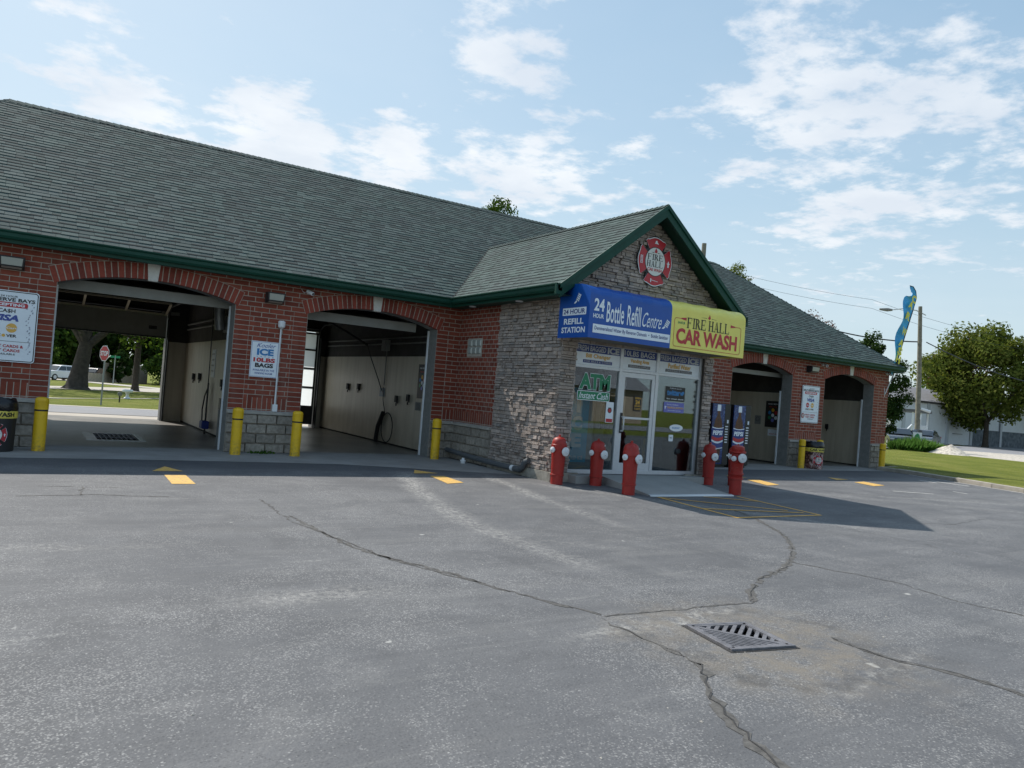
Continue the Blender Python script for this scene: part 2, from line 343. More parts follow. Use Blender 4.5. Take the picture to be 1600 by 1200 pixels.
def asphalt_fn(k, b, tc):
    P = tc.outputs['Object']
    big = k.noise(P, .22, 5, .6, .3); mid = k.noise(P, 1.7, 6, .65, .4); fine = k.noise(P, 38, 3, .7)
    str_ = k.noise(k.new('ShaderNodeMapping', Vector=P, Rotation=(0,0,R(12)), Scale=(.35, 2.6, 1)).outputs[0], .9, 5, .62)
    c = k.ramp(k.math('ADD', k.math('MULTIPLY', big, .45), k.math('MULTIPLY', mid, .55)), [(.3, (.102,.103,.107)), (.5, (.130,.131,.135)), (.7, (.160,.160,.162))])
    c = k.mix(k.mr(str_, .42, .70, 0, .42), c, (.075,.076,.080,1))
    str2 = k.noise(k.new('ShaderNodeMapping', Vector=P, Rotation=(0,0,R(-38)), Scale=(.3, 2.2, 1)).outputs[0], 1.1, 5, .6)
    c = k.mix(k.mr(str2, .52, .75, 0, .35), c, (.22,.215,.205,1))
    pn = k.noise(P, .8, 7, .72, .8); c = k.mix(k.mr(pn, .52, .62, 0, .42), c, (.078,.079,.083,1)); c = k.mix(k.mr(pn, .33, .43, .30, 0), c, (.25,.245,.235,1))
    st3 = k.noise(k.new('ShaderNodeMapping', Vector=P, Rotation=(0,0,R(4)), Scale=(.5, 9., 1)).outputs[0], 1.3, 6, .7, .3); c = k.mix(k.mr(st3, .56, .70, 0, .30), c, (.070,.072,.076,1)); c = k.mix(k.mr(st3, .30, .42, .25, 0), c, (.27,.265,.25,1))
    cl = k.noise(P, 1.15, 7, .75, .6); cl2 = k.noise(P, .28, 4, .6); cl = k.math('ADD', k.math('MULTIPLY', cl, .65), k.math('MULTIPLY', cl2, .35))
    v2 = k.new('ShaderNodeTexVoronoi', Vector=P, Scale=120., Randomness=1.); s2 = k.new('ShaderNodeSeparateColor', Color=v2.outputs['Color'])
    c = k.mix(k.mr(s2.outputs[0], .0, 1., .32, 0), c, k.mix(1., c, (.55,.55,.56,1), 'MULTIPLY')); c = k.mix(k.math('MULTIPLY', k.math('GREATER_THAN', s2.outputs[1], k.mr(cl, .44, .60, .99, .72)), .55), c, (.30,.295,.285,1))
    # worn aggregate: pale grains, denser in patches
    vo = k.new('ShaderNodeTexVoronoi', Vector=P, Scale=62., Randomness=1.); sepc = k.new('ShaderNodeSeparateColor', Color=vo.outputs['Color'])
    dense = k.mr(cl, .46, .62, .995, .70)
    grain = k.math('MULTIPLY', k.math('GREATER_THAN', sepc.outputs[0], dense), k.mr(vo.outputs['Distance'], .15, .5, 1, 0))
    c = k.mix(k.math('MULTIPLY', grain, .75), c, (.40,.39,.375,1))
    dk = k.math('MULTIPLY', k.math('LESS_THAN', sepc.outputs[1], .30), k.mr(vo.outputs['Distance'], .1, .5, 1, 0))
    c = k.mix(k.math('MULTIPLY', dk, .55), c, (.045,.046,.048,1))
    c = k.mix(k.mr(fine, .5, .78, 0, .3), c, (.22,.22,.22,1))
    sp = k.new('ShaderNodeSeparateXYZ', Vector=P); X, Y = sp.outputs[0], sp.outputs[1]
    # long pale scuffed tracks  (ax,ay,bx,by,width,strength)
    for ax, ay, bx, by, w, st in ((-2.6,-3.1,-3.45,-5.6,.30,.9), (-3.45,-5.6,-3.95,-8.2,.30,.8), (-3.95,-8.2,-3.85,-10.4,.26,.45), (-1.0,-3.5,-1.6,-6.2,.26,.75), (-1.6,-6.2,-1.9,-8.6,.24,.4), (4.4,-4.7,10.5,-9.6,.4,.35), (-9.5,-8.2,-7.6,-8.6,.25,.4), (-7.0,-10.4,-6.1,-10.5,.3,.6), (-4.3,-13.25,-3.1,-13.0,.08,.6), (-.6,-4.4,2.5,-9.5,.22,.5), (7,-6,13,-8.6,.3,.4), (-3.4,-9.2,-2.9,-9.5,.2,.5), (-5.1,-11.9,-3.4,-11.75,.22,.7)):
        d = V((bx-ax, by-ay, 0)); L = d.length; d /= L; n = V((-d.y, d.x, 0))
        rel = k.vm('SUBTRACT', P, (ax, ay, 0)); al = k.vm('DOT_PRODUCT', rel, tuple(d)); ac = k.math('ABSOLUTE', k.math('ADD', k.vm('DOT_PRODUCT', rel, tuple(n)), k.math('MULTIPLY', k.math('SUBTRACT', mid, .5), .5)))
        m = k.math('MULTIPLY', k.mr(ac, 0, w, 1, 0, True), k.math('MULTIPLY', k.mr(al, -.5, .3, 0, 1), k.mr(al, L-.6, L+.4, 1, 0)))
        m = k.math('MULTIPLY', m, k.mr(k.noise(P, 14, 4, .75), .44, .66, 0, st))
        c = k.mix(m, c, (.48,.46,.42,1))
    v3 = k.new('ShaderNodeTexVoronoi', Vector=k.vm('ADD', P, k.vm('SCALE', k.new('ShaderNodeTexNoise', Vector=P, Scale=9.).outputs['Color'], None, .12)), Scale=1.7); s3 = k.new('ShaderNodeSeparateColor', Color=v3.outputs['Color'])
    m = k.math('MULTIPLY', k.math('GREATER_THAN', s3.outputs[0], .62), k.mr(k.math('SUBTRACT', v3.outputs['Distance'], k.math('MULTIPLY', s3.outputs[1], .045)), .0, .03, .8, 0)); c = k.mix(m, c, (.46,.45,.42,1))
    sm = k.noise(k.new('ShaderNodeMapping', Vector=P, Rotation=(0,0,R(32)), Scale=(.55, 3.2, 1)).outputs[0], 1.0, 7, .72, .5); m = k.math('MULTIPLY', k.mr(sm, .60, .70, 0, .55), k.mr(k.noise(P, 22, 4, .75), .40, .60)); c = k.mix(m, c, (.36,.355,.33,1))
    c = k.mix(k.mr(k.noise(P, .35, 4, .6, .4), .50, .66, 0, .35), c, (.078,.081,.088,1))
    # brown stain round the drain
    r = k.vm('LENGTH', k.vm('SUBTRACT', k.vm('MULTIPLY', P, (1, 1, 0)), (-4.05, -12.45, 0)))
    rr = k.math('ADD', r, k.math('MULTIPLY', k.math('SUBTRACT', k.noise(P, 1.9, 5, .65), .5), 1.3))
    m = k.math('MULTIPLY', k.mr(rr, .45, 1.35, 1, 0, True), k.mr(k.noise(P, 4, 6, .75), .38, .62, .0, .9))
    c = k.mix(m, c, (.185,.162,.132,1))
    m = k.math('MULTIPLY', k.mr(k.math('ABSOLUTE', k.math('SUBTRACT', rr, .80)), 0, .16, 1, 0, True), k.mr(k.noise(P, 3.3, 4, .6), .35, .7, .0, .6)); c = k.mix(m, c, (.055,.052,.05,1))
    # newer, darker asphalt by the building
    nb = k.math('ADD', Y, k.math('MULTIPLY', k.math('SUBTRACT', k.noise(P, 1.2, 4, .6), .5), .5))
    m = k.mr(nb, -3.1, -2.5, 0, .6, True); c = k.mix(m, c, (.065,.067,.073,1))
    h = k.math('ADD', k.math('MULTIPLY', vo.outputs['Distance'], -.5), k.math('MULTIPLY', fine, .8))
    bn = k.new('ShaderNodeBump', Height=h, Strength=.55, Distance=.006); k.l.new(bn.outputs[0], b.inputs['Normal'])
    return c
m_asph = mat('asphalt', rough=.78, fn=asphalt_fn, spec=.35)
def conc_fn(base, stain=(.12,.11,.10), amt=.5, sc=1.5):
    def fn(k, b, tc):
        P = tc.outputs['Object']
        c = k.mix(k.mr(k.noise(P, sc, 6, .65), .35, .72, 0, amt), base+(1,), stain+(1,))
        c = k.mix(k.mr(k.noise(P, 60, 3, .7), .4, .8, 0, .2), c, tuple(x*1.4 for x in base)+(1,))
        bn = k.new('ShaderNodeBump', Height=k.noise(P, 90, 3, .6), Strength=.3, Distance=.004); k.l.new(bn.outputs[0], b.inputs['Normal'])
        return c
    return fn
m_apron = mat('apron_concrete', rough=.85, fn=conc_fn((.30,.29,.275)))
m_floor = mat('bay_floor', rough=.38, fn=conc_fn((.23,.215,.19), (.065,.06,.055), .95, .8))
m_wet = mat('wet_rim', rough=.25, fn=conc_fn((.55,.56,.60), (.3,.3,.32), .6, 3))
m_ramp = mat('ramp_concrete', rough=.85, fn=conc_fn((.33,.325,.31), (.2,.2,.19), .5, 2))
m_rearconc = mat('pale_concrete', rough=.85, fn=conc_fn((.46,.42,.36), (.3,.27,.24), .5, .8))
m_road = mat('street_asphalt', rough=.85, fn=conc_fn((.24,.24,.25), (.18,.18,.19), .6, .5))
m_kerb = mat('kerb_concrete', rough=.88, fn=conc_fn((.42,.38,.32), (.2,.18,.15), .7, 3))
def worn(name, col):
    def fn(k, b, tc):
        P = tc.outputs['Object']; m = k.mr(k.noise(P, 16, 5, .75), .50, .66, 0, .75)
        c = k.mix(k.mr(k.noise(P, 3, 3), .3, .7, 0, .3), col+(1,), tuple(x*.7 for x in col)+(1,)); return k.mix(m, c, (.15,.145,.14,1))
    return mat(name, rough=.75, fn=fn)
m_hatch = mat('yellow_paint_hatch', (.72,.40,.08), .7, nz=.3, nscale=25); m_yline = worn('yellow_paint_worn', (.74,.44,.10)); m_wline = worn('white_paint_worn', (.62,.60,.56))
m_patch = mat('asphalt_dark_patch', (.05,.055,.065), .8, nz=.25, nscale=5)
m_band = mat('crack_band', (.092,.087,.080), .85, nz=.4, nscale=22, bump=.4, bscale=70); m_seal = mat('crack_filler', (.035,.033,.032), .75, nz=.45, nscale=30, bump=.5, bscale=70)
def bol_fn(k, b, tc):
    P = tc.outputs['Object']; c = k.mix(k.mr(k.noise(P, 6, 5, .7), .48, .72, 0, .5), (.80,.50,.012,1), (.48,.28,.02,1)); c = k.mix(k.mr(k.noise(k.scale(P, (9,9,2.2)), 2.2, 6, .8), .63, .67, 0, .7), c, (.16,.13,.09,1))
    z = k.new('ShaderNodeSeparateXYZ', Vector=P).outputs[2]
    return k.mix(k.math('MULTIPLY', k.mr(z, 0, .35, .8, 0), k.mr(k.noise(P, 18, 4, .7), .4, .65)), c, (.20,.14,.06,1))
m_boll = mat('bollard_yellow', rough=.45, fn=bol_fn)
def hyd_fn(k, b, tc):
    P = tc.outputs['Object']; c = k.mix(k.mr(k.noise(P, 7, 5, .7), .4, .7, 0, .5), (.36,.018,.012,1), (.20,.014,.010,1))
    return k.mix(k.mr(k.noise(P, 24, 5, .75), .63, .68, 0, .8), c, (.45,.24,.19,1))
m_hyd = mat('hydrant_red', rough=.5, fn=hyd_fn, bump=.3, bscale=50)
m_hcap = mat('hydrant_white', (.68,.70,.72), .45, nz=.12, nscale=20)
def frp_fn(k, b, tc):
    P = tc.outputs['Object']; z = k.new('ShaderNodeSeparateXYZ', Vector=P).outputs[2]
    c = k.mix(k.mr(k.noise(k.scale(P, (4, 4, .35)), 1.6, 5, .6), .38, .75, 0, .6), (.53,.48,.385,1), (.34,.29,.215,1))
    return k.mix(k.math('MULTIPLY', k.mr(z, 0, .9, .6, 0), k.mr(k.noise(P, 2.5, 5, .7), .3, .7)), c, (.30,.24,.17,1))
m_frp = mat('cream_wall_panel', rough=.45, fn=frp_fn)
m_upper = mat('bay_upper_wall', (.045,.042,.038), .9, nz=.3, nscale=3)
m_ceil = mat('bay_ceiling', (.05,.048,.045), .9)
m_doorp = mat('overhead_door_panel', (.24,.24,.22), .5, nz=.1, nscale=4)
m_frost = mat('frosted_pane', (.75,.80,.82), .3); _b = m_frost.node_tree.nodes['Principled BSDF']; _b.inputs['Transmission Weight'].default_value = .0
def trans_mat(name, col, tr=.6):
    m = bpy.data.materials.new(name); m.use_nodes = True; k = NT(m.node_tree); k.n.clear()
    d = k.new('ShaderNodeBsdfDiffuse', Color=col+(1,)); t = k.new('ShaderNodeBsdfTranslucent', Color=col+(1,)); mx = k.new('ShaderNodeMixShader', Fac=tr)
    k.l.new(d.outputs[0], mx.inputs[1]); k.l.new(t.outputs[0], mx.inputs[2]); o = k.new('ShaderNodeOutputMaterial'); k.l.new(mx.outputs[0], o.inputs[0]); return m
m_frost = trans_mat('translucent_pane', (.85,.90,.92), .7)
def glass_mat(name, tint, refl, rough=.0):
    m = bpy.data.materials.new(name); m.use_nodes = True; k = NT(m.node_tree); k.n.clear()
    t = k.new('ShaderNodeBsdfTransparent', Color=tint+(1,)); g = k.new('ShaderNodeBsdfGlossy', Color=(.9,.95,1,1), Roughness=rough)
    lw = k.new('ShaderNodeFresnel', IOR=1.52); f = k.math('ADD', k.math('MULTIPLY', lw.outputs[0], .85), refl, clamp=True)
    mx = k.new('ShaderNodeMixShader', Fac=f); k.l.new(t.outputs[0], mx.inputs[1]); k.l.new(g.outputs[0], mx.inputs[2])
    o = k.new('ShaderNodeOutputMaterial'); k.l.new(mx.outputs[0], o.inputs[0]); return m
m_glass = glass_mat('shop_glass', (.72,.76,.75), .02)
m_cglass = mat('car_glass', (.02,.025,.03), .08, spec=.8)
def grass_fn(k, b, tc):
    P = tc.outputs['Object']
    c = k.ramp(k.noise(P, .5, 6, .65), [(.3, (.13,.155,.026)), (.5, (.19,.21,.036)), (.7, (.29,.27,.075))])
    c = k.mix(k.mr(k.noise(P, 14, 4, .75), .4, .7, 0, .7), c, (.060,.085,.018,1))
    c = k.mix(k.mr(k.noise(P, 3, 5, .7), .62, .75, 0, .5), c, (.28,.25,.10,1))
    bn = k.new('ShaderNodeBump', Height=k.noise(P, 22, 4, .7), Strength=1., Distance=.06); k.l.new(bn.outputs[0], b.inputs['Normal'])
    return c
m_grass = mat('lawn', rough=.95, fn=grass_fn, spec=.1)
m_gravel = mat('gravel', (.50,.45,.38), .95, nz=.5, nscale=6, bump=1., bscale=9)
def leaf(name, a, b_, c_):
    m = bpy.data.materials.new(name); m.use_nodes = True; k = NT(m.node_tree); k.n.clear()
    g = k.new('ShaderNodeNewGeometry').outputs['Random Per Island']; P = k.new('ShaderNodeTexCoord').outputs['Object']
    col = k.ramp(g, [(0, a), (.6, b_), (1, c_)]); col = k.mix(k.mr(k.noise(P, .45, 3), .4, .65, 0, .5), col, tuple(x*1.5 for x in b_)+(1,))
    d = k.new('ShaderNodeBsdfDiffuse', Color=col); t = k.new('ShaderNodeBsdfTranslucent', Color=k.mix(1., col, (1.3,1.4,.7,1), 'MULTIPLY'))
    mx = k.new('ShaderNodeMixShader', Fac=.34); k.l.new(d.outputs[0], mx.inputs[1]); k.l.new(t.outputs[0], mx.inputs[2])
    o = k.new('ShaderNodeOutputMaterial'); k.l.new(mx.outputs[0], o.inputs[0]); return m
m_leafA = leaf('leaf_olive_green', (.055,.075,.018), (.100,.122,.028), (.18,.185,.052))
m_leafB = leaf('leaf_dark_green', (.012,.028,.010), (.028,.052,.015), (.055,.085,.025))
m_leafR = leaf('leaf_red', (.075,.030,.022), (.12,.045,.032), (.09,.08,.03))
m_leafC = leaf('leaf_mid_green', (.025,.050,.012), (.055,.095,.020), (.11,.15,.03))
m_bark = mat('bark', (.055,.044,.034), .95, nz=.4, nscale=5, bump=1., bscale=12)
m_wood = mat('weathered_wood', (.20,.185,.15), .9, nz=.3, nscale=4, bump=.4, bscale=20)
m_fence = mat('fence_boards', (.42,.34,.28), .9, nz=.3, nscale=5)

# ================================================================== ground
def tz(x, y):
    f = min(1, max(0, (25-x)/15)); return -.01*max(0, y-9)*f
def sheet(name, pts, h, m, kind='structure', label=None):
    """flat polygon laid h above the terrain; split at y = 9 is not needed because strips stay on one side"""
    mb = MB(); mb.poly([(x, y, tz(x, y)+h) for x, y in pts]); o = mb.build(name, m); o['kind'] = kind; return o
mb = MB(); xs = [-400,-120,-60,-30,-10,0,10,13,16,19,22,25,60,120,200,400]; ys = [-200,-60,-30,0,9,30,60,120,200,400]
vs = [(x, y, tz(x, y)-.012) for y in ys for x in xs]; n = len(xs)
mb.add(vs, [(j*n+i, j*n+i+1, (j+1)*n+i+1, (j+1)*n+i) for j in range(len(ys)-1) for i in range(n-1) if not (xs[i] == -10 and ys[j] in (-30, 0))])
GROUND = mb
# parking lot (stops at the building line), as one sheet with the drain pit left open
gc = [(-4.36,-11.95), (-3.84,-12.05), (-3.915,-12.625), (-4.44,-12.51)]
lot = [(-60,-22), (40,-22), (40,-20), (20.5,-20), (15.12,-5.89), (15.44,-4.9), (15.99,-3.53), (16.4,-2.29), (16.62,-1.29), (16.62,-.05), (18.1,-.05), (18.1,0), (-60,0)]
import mathutils
def tri_with_hole(name, outer, hole, h, m):
    bm = bmesh.new()
    def loop(pts): 
        v = [bm.verts.new((x, y, h)) for x, y in pts]; return [bm.edges.new((v[i], v[(i+1) % len(v)])) for i in range(len(v))]
    e = loop(outer)+loop(hole); bmesh.ops.triangle_fill(bm, use_beauty=True, use_dissolve=False, edges=e, normal=(0,0,1))
    me = bpy.data.meshes.new(name); bm.to_mesh(me); bm.free(); me.materials.append(m); me.uv_layers.new(name='UVMap')
    o = bpy.data.objects.new(name, me); COL.objects.link(o); return o
import bmesh
for outer, hole in (([(-10,-30),(0,-30),(0,0),(-10,0)], gc), ([(-10,0),(0,0),(0,9),(-10,9)], [(-7.32,1.88),(-6.48,1.88),(-6.48,3.52),(-7.32,3.52)])):
    t_ = tri_with_hole('tmp', outer, hole, -.012, m_grass); GROUND.add([tuple(v.co) for v in t_.data.vertices], [tuple(p.vertices) for p in t_.data.polygons]); bpy.data.objects.remove(t_)
struct(GROUND.build('ground', m_grass))
struct(tri_with_hole('parking_lot', lot, gc, 0., m_asph))
ap = MB(); P = [(-14.5,-1.72), (-9,-1.76), (-7,-1.70), (-5,-1.74), (-3.4,-1.85), (-2.2,-2.3), (-1.2,-2.75), (-.1,-3.15)]
top = [(x, .45, .004) for x, y in reversed(P)]; ap.poly([(x, y, .004) for x, y in P]+top); ap.poly([(4.3,-1.5,.004), (9,-1.35,.004), (13,-1.15,.004), (16.5,-1.0,.004), (18.0,-.9,.004), (18.0,.45,.004), (4.3,.45,.004)])
struct(ap.build('concrete_apron', m_apron))
fl = MB()
for a, b in ((-13.4,-8.95),(-8.75,-4.63),(-4.25,-.27),(8.9,12.9),(13.5,17.4)):
    if a == -8.75:   # leave the floor drain open
        for q in ((a,-7.3,.45,9.3),(-6.5,b,.45,9.3),(-7.3,-6.5,.45,1.9),(-7.3,-6.5,3.5,9.3)): fl.poly([(q[0],q[2],.008),(q[1],q[2],.008),(q[1],q[3],-.06),(q[0],q[3],-.06)] if False else [(q[0],q[2],.003),(q[1],q[2],.003),(q[1],q[3],.003),(q[0],q[3],.003)])
    else: fl.poly([(a,.45,.003),(b,.45,.003),(b,9.3,.003),(a,9.3,.003)])
struct(fl.build('bay_floor', m_floor))
struct(sheet('rear_apron', [(-20,9.3), (20,9.3), (20,11.2), (-20,10.9)], .004, m_rearconc))
struct(sheet('rear_street', [(-60,10.5), (24,11.0), (24,15.3), (-60,14.4)], .008, m_road))
struct(sheet('rear_kerb_line', [(-60,14.3), (24,15.2), (24,15.7), (-60,14.9)], .014, m_rearconc))
struct(sheet('lawn_path', [(-16,16.5), (-7.5,23.2), (-4,29.5), (6,48), (6.5,48.4), (-3.4,30.0), (-7.3,24.1), (-16,17.4)], .012, m_rearconc))
struct(sheet('cross_street', [(-60,36), (-7.4,41.2), (.0,50), (20,66), (24,80), (2,68), (-7.3,49.5), (-60,45)], .012, m_rearconc))
struct(sheet('driveway', [(-9,84), (-4,82), (0,70), (2.5,68), (4,72), (-1,86), (-6,96), (-12,96)], .02, m_rearconc))
# right side: kerb, verge, gravel, street
K = [(18.05,-.35), (16.62,-.6), (16.60,-1.29), (16.4,-2.29), (15.99,-3.53), (15.44,-4.9), (15.12,-5.89), (14.6,-8.0), (17,-16), (30,-19)]
def offs(P, d):
    Q = []
    for i, p in enumerate(P):
        a = V(P[max(0, i-1)]); b = V(P[min(len(P)-1, i+1)]); t = (b-a).normalized(); Q.append((p[0]-t.y*d, p[1]+t.x*d))
    return Q
K2 = offs(K, .16); kb = MB()
for i in range(len(K)-1):
    n = max(1, int((V(K[i+1])-V(K[i])).length/.9))
    for j in range(n):
        t0, t1 = j/n, (j+.985)/n; A = V(K[i]).lerp(V(K[i+1]), t0); B = V(K[i]).lerp(V(K[i+1]), t1); A2 = V(K2[i]).lerp(V(K2[i+1]), t0); B2 = V(K2[i]).lerp(V(K2[i+1]), t1)
        h = .13+random.uniform(-.008, .008)
        kb.add([(A.x,A.y,-.02),(B.x,B.y,-.02),(B2.x,B2.y,-.02),(A2.x,A2.y,-.02),(A.x,A.y,h-.01),(B.x,B.y,h-.01),(B2.x,B2.y,h),(A2.x,A2.y,h)], [(0,1,5,4),(4,5,6,7),(2,3,7,6),(1,2,6,5),(3,0,4,7)])
struct(kb.build('kerb', m_kerb))
g1 = MB(); edge = K2+[(45,-19), (44,-5), (39.4,3.47), (39.6,7.98), (39.3,9.7), (37.2,10.7), (18.5,8.8), (18.1,0)]
random.seed(3)
g1.poly([(x, y, .12) for x, y in edge]); struct(g1.build('grass_verge', m_grass))
gv = MB(); gv.poly([(36.9,10.6,.124),(39.2,9.5,.124),(39.5,8,.124),(39.3,3.5,.124),(44,-5,.124),(58,6,.06),(59.5,13,.05),(55,14.8,.05),(50,15.8,.05),(42,14.5,.05)]); struct(gv.build('gravel_lot', m_gravel))
struct(sheet('side_street', [(49,15.0), (55,14.9), (59,13.0), (70,8), (140,40), (150,60), (104,40), (80,27.5), (61.5,21.3), (50,18.5)], .02, m_road))
struct(sheet('side_pavement', [(61.5,22.2), (80,28.4), (104,41), (104,42.5), (80,29.6), (61.5,23.2)], .03, m_rearconc))
# opposite side of the lot, behind the photographer (seen only in the shop window)
struct(sheet('front_street', [(-60,-36), (60,-36), (60,-28), (-60,-28)], .006, m_road))
# painted markings
def marking(name, polys, m, h=.005):
    q = MB()
    for i, p in enumerate(polys): q.poly([(x, y, h+.0006*i) for x, y in p])
    return struct(q.build(name, m))
marking('painted_arrow', [[(-6.80,-4.62),(-6.49,-4.62),(-6.47,-3.66),(-6.77,-3.66)], [(-6.88,-3.22),(-6.43,-3.22),(-6.62,-2.62)],
    [(-2.42,-4.50),(-2.03,-4.36),(-1.96,-3.48),(-2.26,-3.5)], [(-2.42,-3.14),(-1.89,-3.10),(-2.16,-2.62)],
    [(5.80,-4.58),(6.33,-4.49),(6.70,-3.6),(6.24,-3.62)], [(6.1,-3.25),(6.75,-3.2),(6.5,-2.75)],
    [(9.86,-4.66),(10.56,-4.53),(10.78,-3.8),(10.14,-3.93)], [(10.0,-3.5),(10.7,-3.4),(10.4,-2.95)]], m_yline)
def strip(a, b, w):
    a, b = V(a), V(b); d = (b-a).normalized(); n = V((-d.y, d.x))*w/2; return [tuple(a-n), tuple(b-n), tuple(b+n), tuple(a+n)]
hl = [((.96,-6.1),(.70,-8.1)), ((.67,-8.1),(2.77,-8.1)), ((2.75,-8.12),(3.02,-6.1)), ((.95,-6.15),(2.50,-7.64)), ((.78,-7.29),(2.62,-7.88)), ((2.1,-6.1),(2.96,-6.72))]
marking('painted_hatching', [strip(a, b, .06) for a, b in hl], m_hatch)
marking('painted_line', [strip((16.35,-1.9),(14.35,-7.6),.09), strip((14.34,-3.37),(14.2,-3.95),.12), strip((14.70,-3.5),(14.75,-4.6),.14), strip((11.9,-5.6),(11.8,-6.0),.08), strip((9.3,-5.5),(10.2,-6.0),.08)], m_wline)
# cracks and their filler
def crack(pts, w, name='crack_filler'):
    q = MB(); P = []
    for i in range(len(pts)-1):
        a, b = V(pts[i]), V(pts[i+1]); n = max(2, int((b-a).length/.07))
        for j in range(n): P.append(a.lerp(b, j/n)+V((random.gauss(0, .014), random.gauss(0, .014))))
    P.append(V(pts[-1]))
    for i in range(len(P)-1):
        d = (P[i+1]-P[i]).normalized(); nn = V((-d.y, d.x))
        if i == 0: w0 = w*.5; L0 = (P[0]-nn*w0, P[0]+nn*w0)
        w1 = w*random.uniform(.25, 1.0); L1 = (P[i+1]-nn*w1, P[i+1]+nn*w1*random.uniform(.5, 1.1))
        if random.random() < (.97 if w > .012 else .72): q.add([(*L0[0], .004), (*L1[0], .004), (*L1[1], .004), (*L0[1], .004)], [(0,1,2,3)])
        L0 = L1
    return q
cr = MB()
cb = MB()
def addc(pts, w):
    q = crack(pts, w*1.7); cb.add([(x, y, z-.0015) for x, y, z in q.v], q.f)
    q = crack([(x+.004, y+.006) for x, y in pts], w*.22+.001); cr.add([(x, y, z+.001) for x, y, z in q.v], q.f)
random.seed(11)
addc([(-5.94,-6.0),(-5.99,-7.55),(-5.73,-8.91),(-5.64,-9.5)], .010); addc([(-5.9,-7.2),(-5.80,-8.91),(-5.60,-9.5),(-5.34,-10.08),(-5.13,-10.79),(-4.8,-11.54)], .020)
addc([(-5.70,-9.3),(-5.45,-10.0),(-5.2,-10.5)], .012); addc([(-4.8,-11.58),(-3.93,-11.62),(-3.2,-11.65)], .010)
addc([(-3.2,-11.62),(-2.9,-11.35),(-2.4,-11.07),(-1.6,-10.75),(-.79,-10.23),(.0,-9.55),(.29,-9.21),(1.0,-8.2),(1.41,-7.3)], .032)
addc([(-1.31,-10.62),(-.95,-11.58),(-1.08,-12.28),(-.92,-12.9),(-.5,-13.6)], .010); addc([(-4.86,-11.61),(-4.87,-12.08),(-4.86,-12.61)], .012)
addc([(-4.86,-12.6),(-5.18,-12.97),(-5.42,-13.4),(-5.55,-13.8),(-5.7,-14.2)], .034); addc([(-3.44,-12.55),(-3.46,-12.98),(-3.28,-13.3),(-3.22,-13.9)], .026); addc([(-8.6,-5.6),(-7.8,-5.55),(-7.0,-5.75)], .012)
addc([(-8.5,-4.8),(-7.9,-4.9),(-7.3,-5.0)], .006); addc([(-7.9,-4.9),(-7.95,-5.6)], .008); 
addc([(3.6,-8.9),(4.9,-9.2),(6.5,-8.9),(7.8,-9.3)], .008); addc([(1.9,-9.0),(2.0,-10.2),(1.7,-11)], .006); addc([(6,-5.4),(8.2,-6.4),(10.5,-6.8),(12.5,-7.7)], .008)
struct(cb.build('crack_stain', m_band))
struct(cr.build('crack_filler', m_seal))
# ------------------------------------------------------------------ storm drain in the lot
def rot2(p, a): return (p[0]*math.cos(a)-p[1]*math.sin(a), p[0]*math.sin(a)+p[1]*math.cos(a))
sd = thing('storm_drain', 'square cast iron drain grate in the cracked asphalt of the lot', 'drain', (-4.14,-12.285,0), R(-11))
w = .272; q = MB()
for a in ((-w,w,-w,-w+.03),(-w,w,w-.03,w),(-w,-w+.03,-w+.03,w-.03),(w-.03,w,-w+.03,w-.03)): q.box(a[0],a[1],a[2],a[3],-.05,.018)
m_iron = mat('cast_iron', (.17,.165,.175), .5, .25, nz=.35, nscale=12, bump=.5, bscale=60)
child(q, 'frame', m_iron, sd, bevel=.003)
# grate plate: bars in two panels meeting on the diagonal, open slots between
q = MB(); wi = w-.032; D = wi*math.sqrt(2)
rt2 = math.sqrt(.5); g_ = lambda s_, t_: (s_*rt2+t_*rt2, -s_*rt2+t_*rt2)      # s along the L-R diagonal, t across it
for i in range(11):                                              # long slots below the diagonal
    t = -.012-i*.036; L_ = D+t-.012
    if L_ > .02: a, b = g_(-L_, t), g_(L_, t); q.bar((*a,.003), (*b,.003), .020, .022)
for i in range(-6, 7):                                            # short wide slots above it
    s_ = i*.056; L_ = D-abs(s_)-.012
    if L_ > .02: a, b = g_(s_, .0), g_(s_, L_); q.bar((*a,.0025), (*b,.0025), .028, .020)
a, b = g_(-D+.01, .004), g_(D-.01, .004); q.bar((*a,.0032), (*b,.0032), .03, .023)
for a in ((-wi,wi,-wi,-wi+.022),(-wi,wi,wi-.022,wi),(-wi,-wi+.022,-wi,wi),(wi-.022,wi,-wi,wi)): q.box(a[0],a[1],a[2],a[3],-.01,.0155)
child(q, 'grate', m_iron, sd)
q = MB(); q.box(-w,w,-w,w,-.62,-.6); 
for a in ((-w,w,-w,-w+.01),(-w,w,w-.01,w),(-w,-w+.01,-w,w),(w-.01,w,-w,w)): q.box(a[0],a[1],a[2],a[3],-.6,-.051)
child(q, 'pit', m_black, sd)
q = MB(); w2 = w+.022
for a in ((-w2,w2,-w2,-w-.001),(-w2,w2,w+.001,w2),(-w2,-w-.001,-w,w),(w+.001,w2,-w,w)): q.add([(a[0],a[2],.0035),(a[1],a[2],.0035),(a[1],a[3],.0035),(a[0],a[3],.0035)], [(0,1,2,3)])
child(q, 'dirt_joint', m_seal, sd)
q = MB(); random.seed(33)
def pebble(x, y, r):
    k = [r*random.uniform(.6, 1.2) for _ in range(6)]; q.add([(x+k[i]*math.cos(i*1.047), y+k[i]*math.sin(i*1.047), .001) for i in range(6)]+[(x, y, r*random.uniform(.5, .9))], [(i, (i+1) % 6, 6) for i in range(6)])
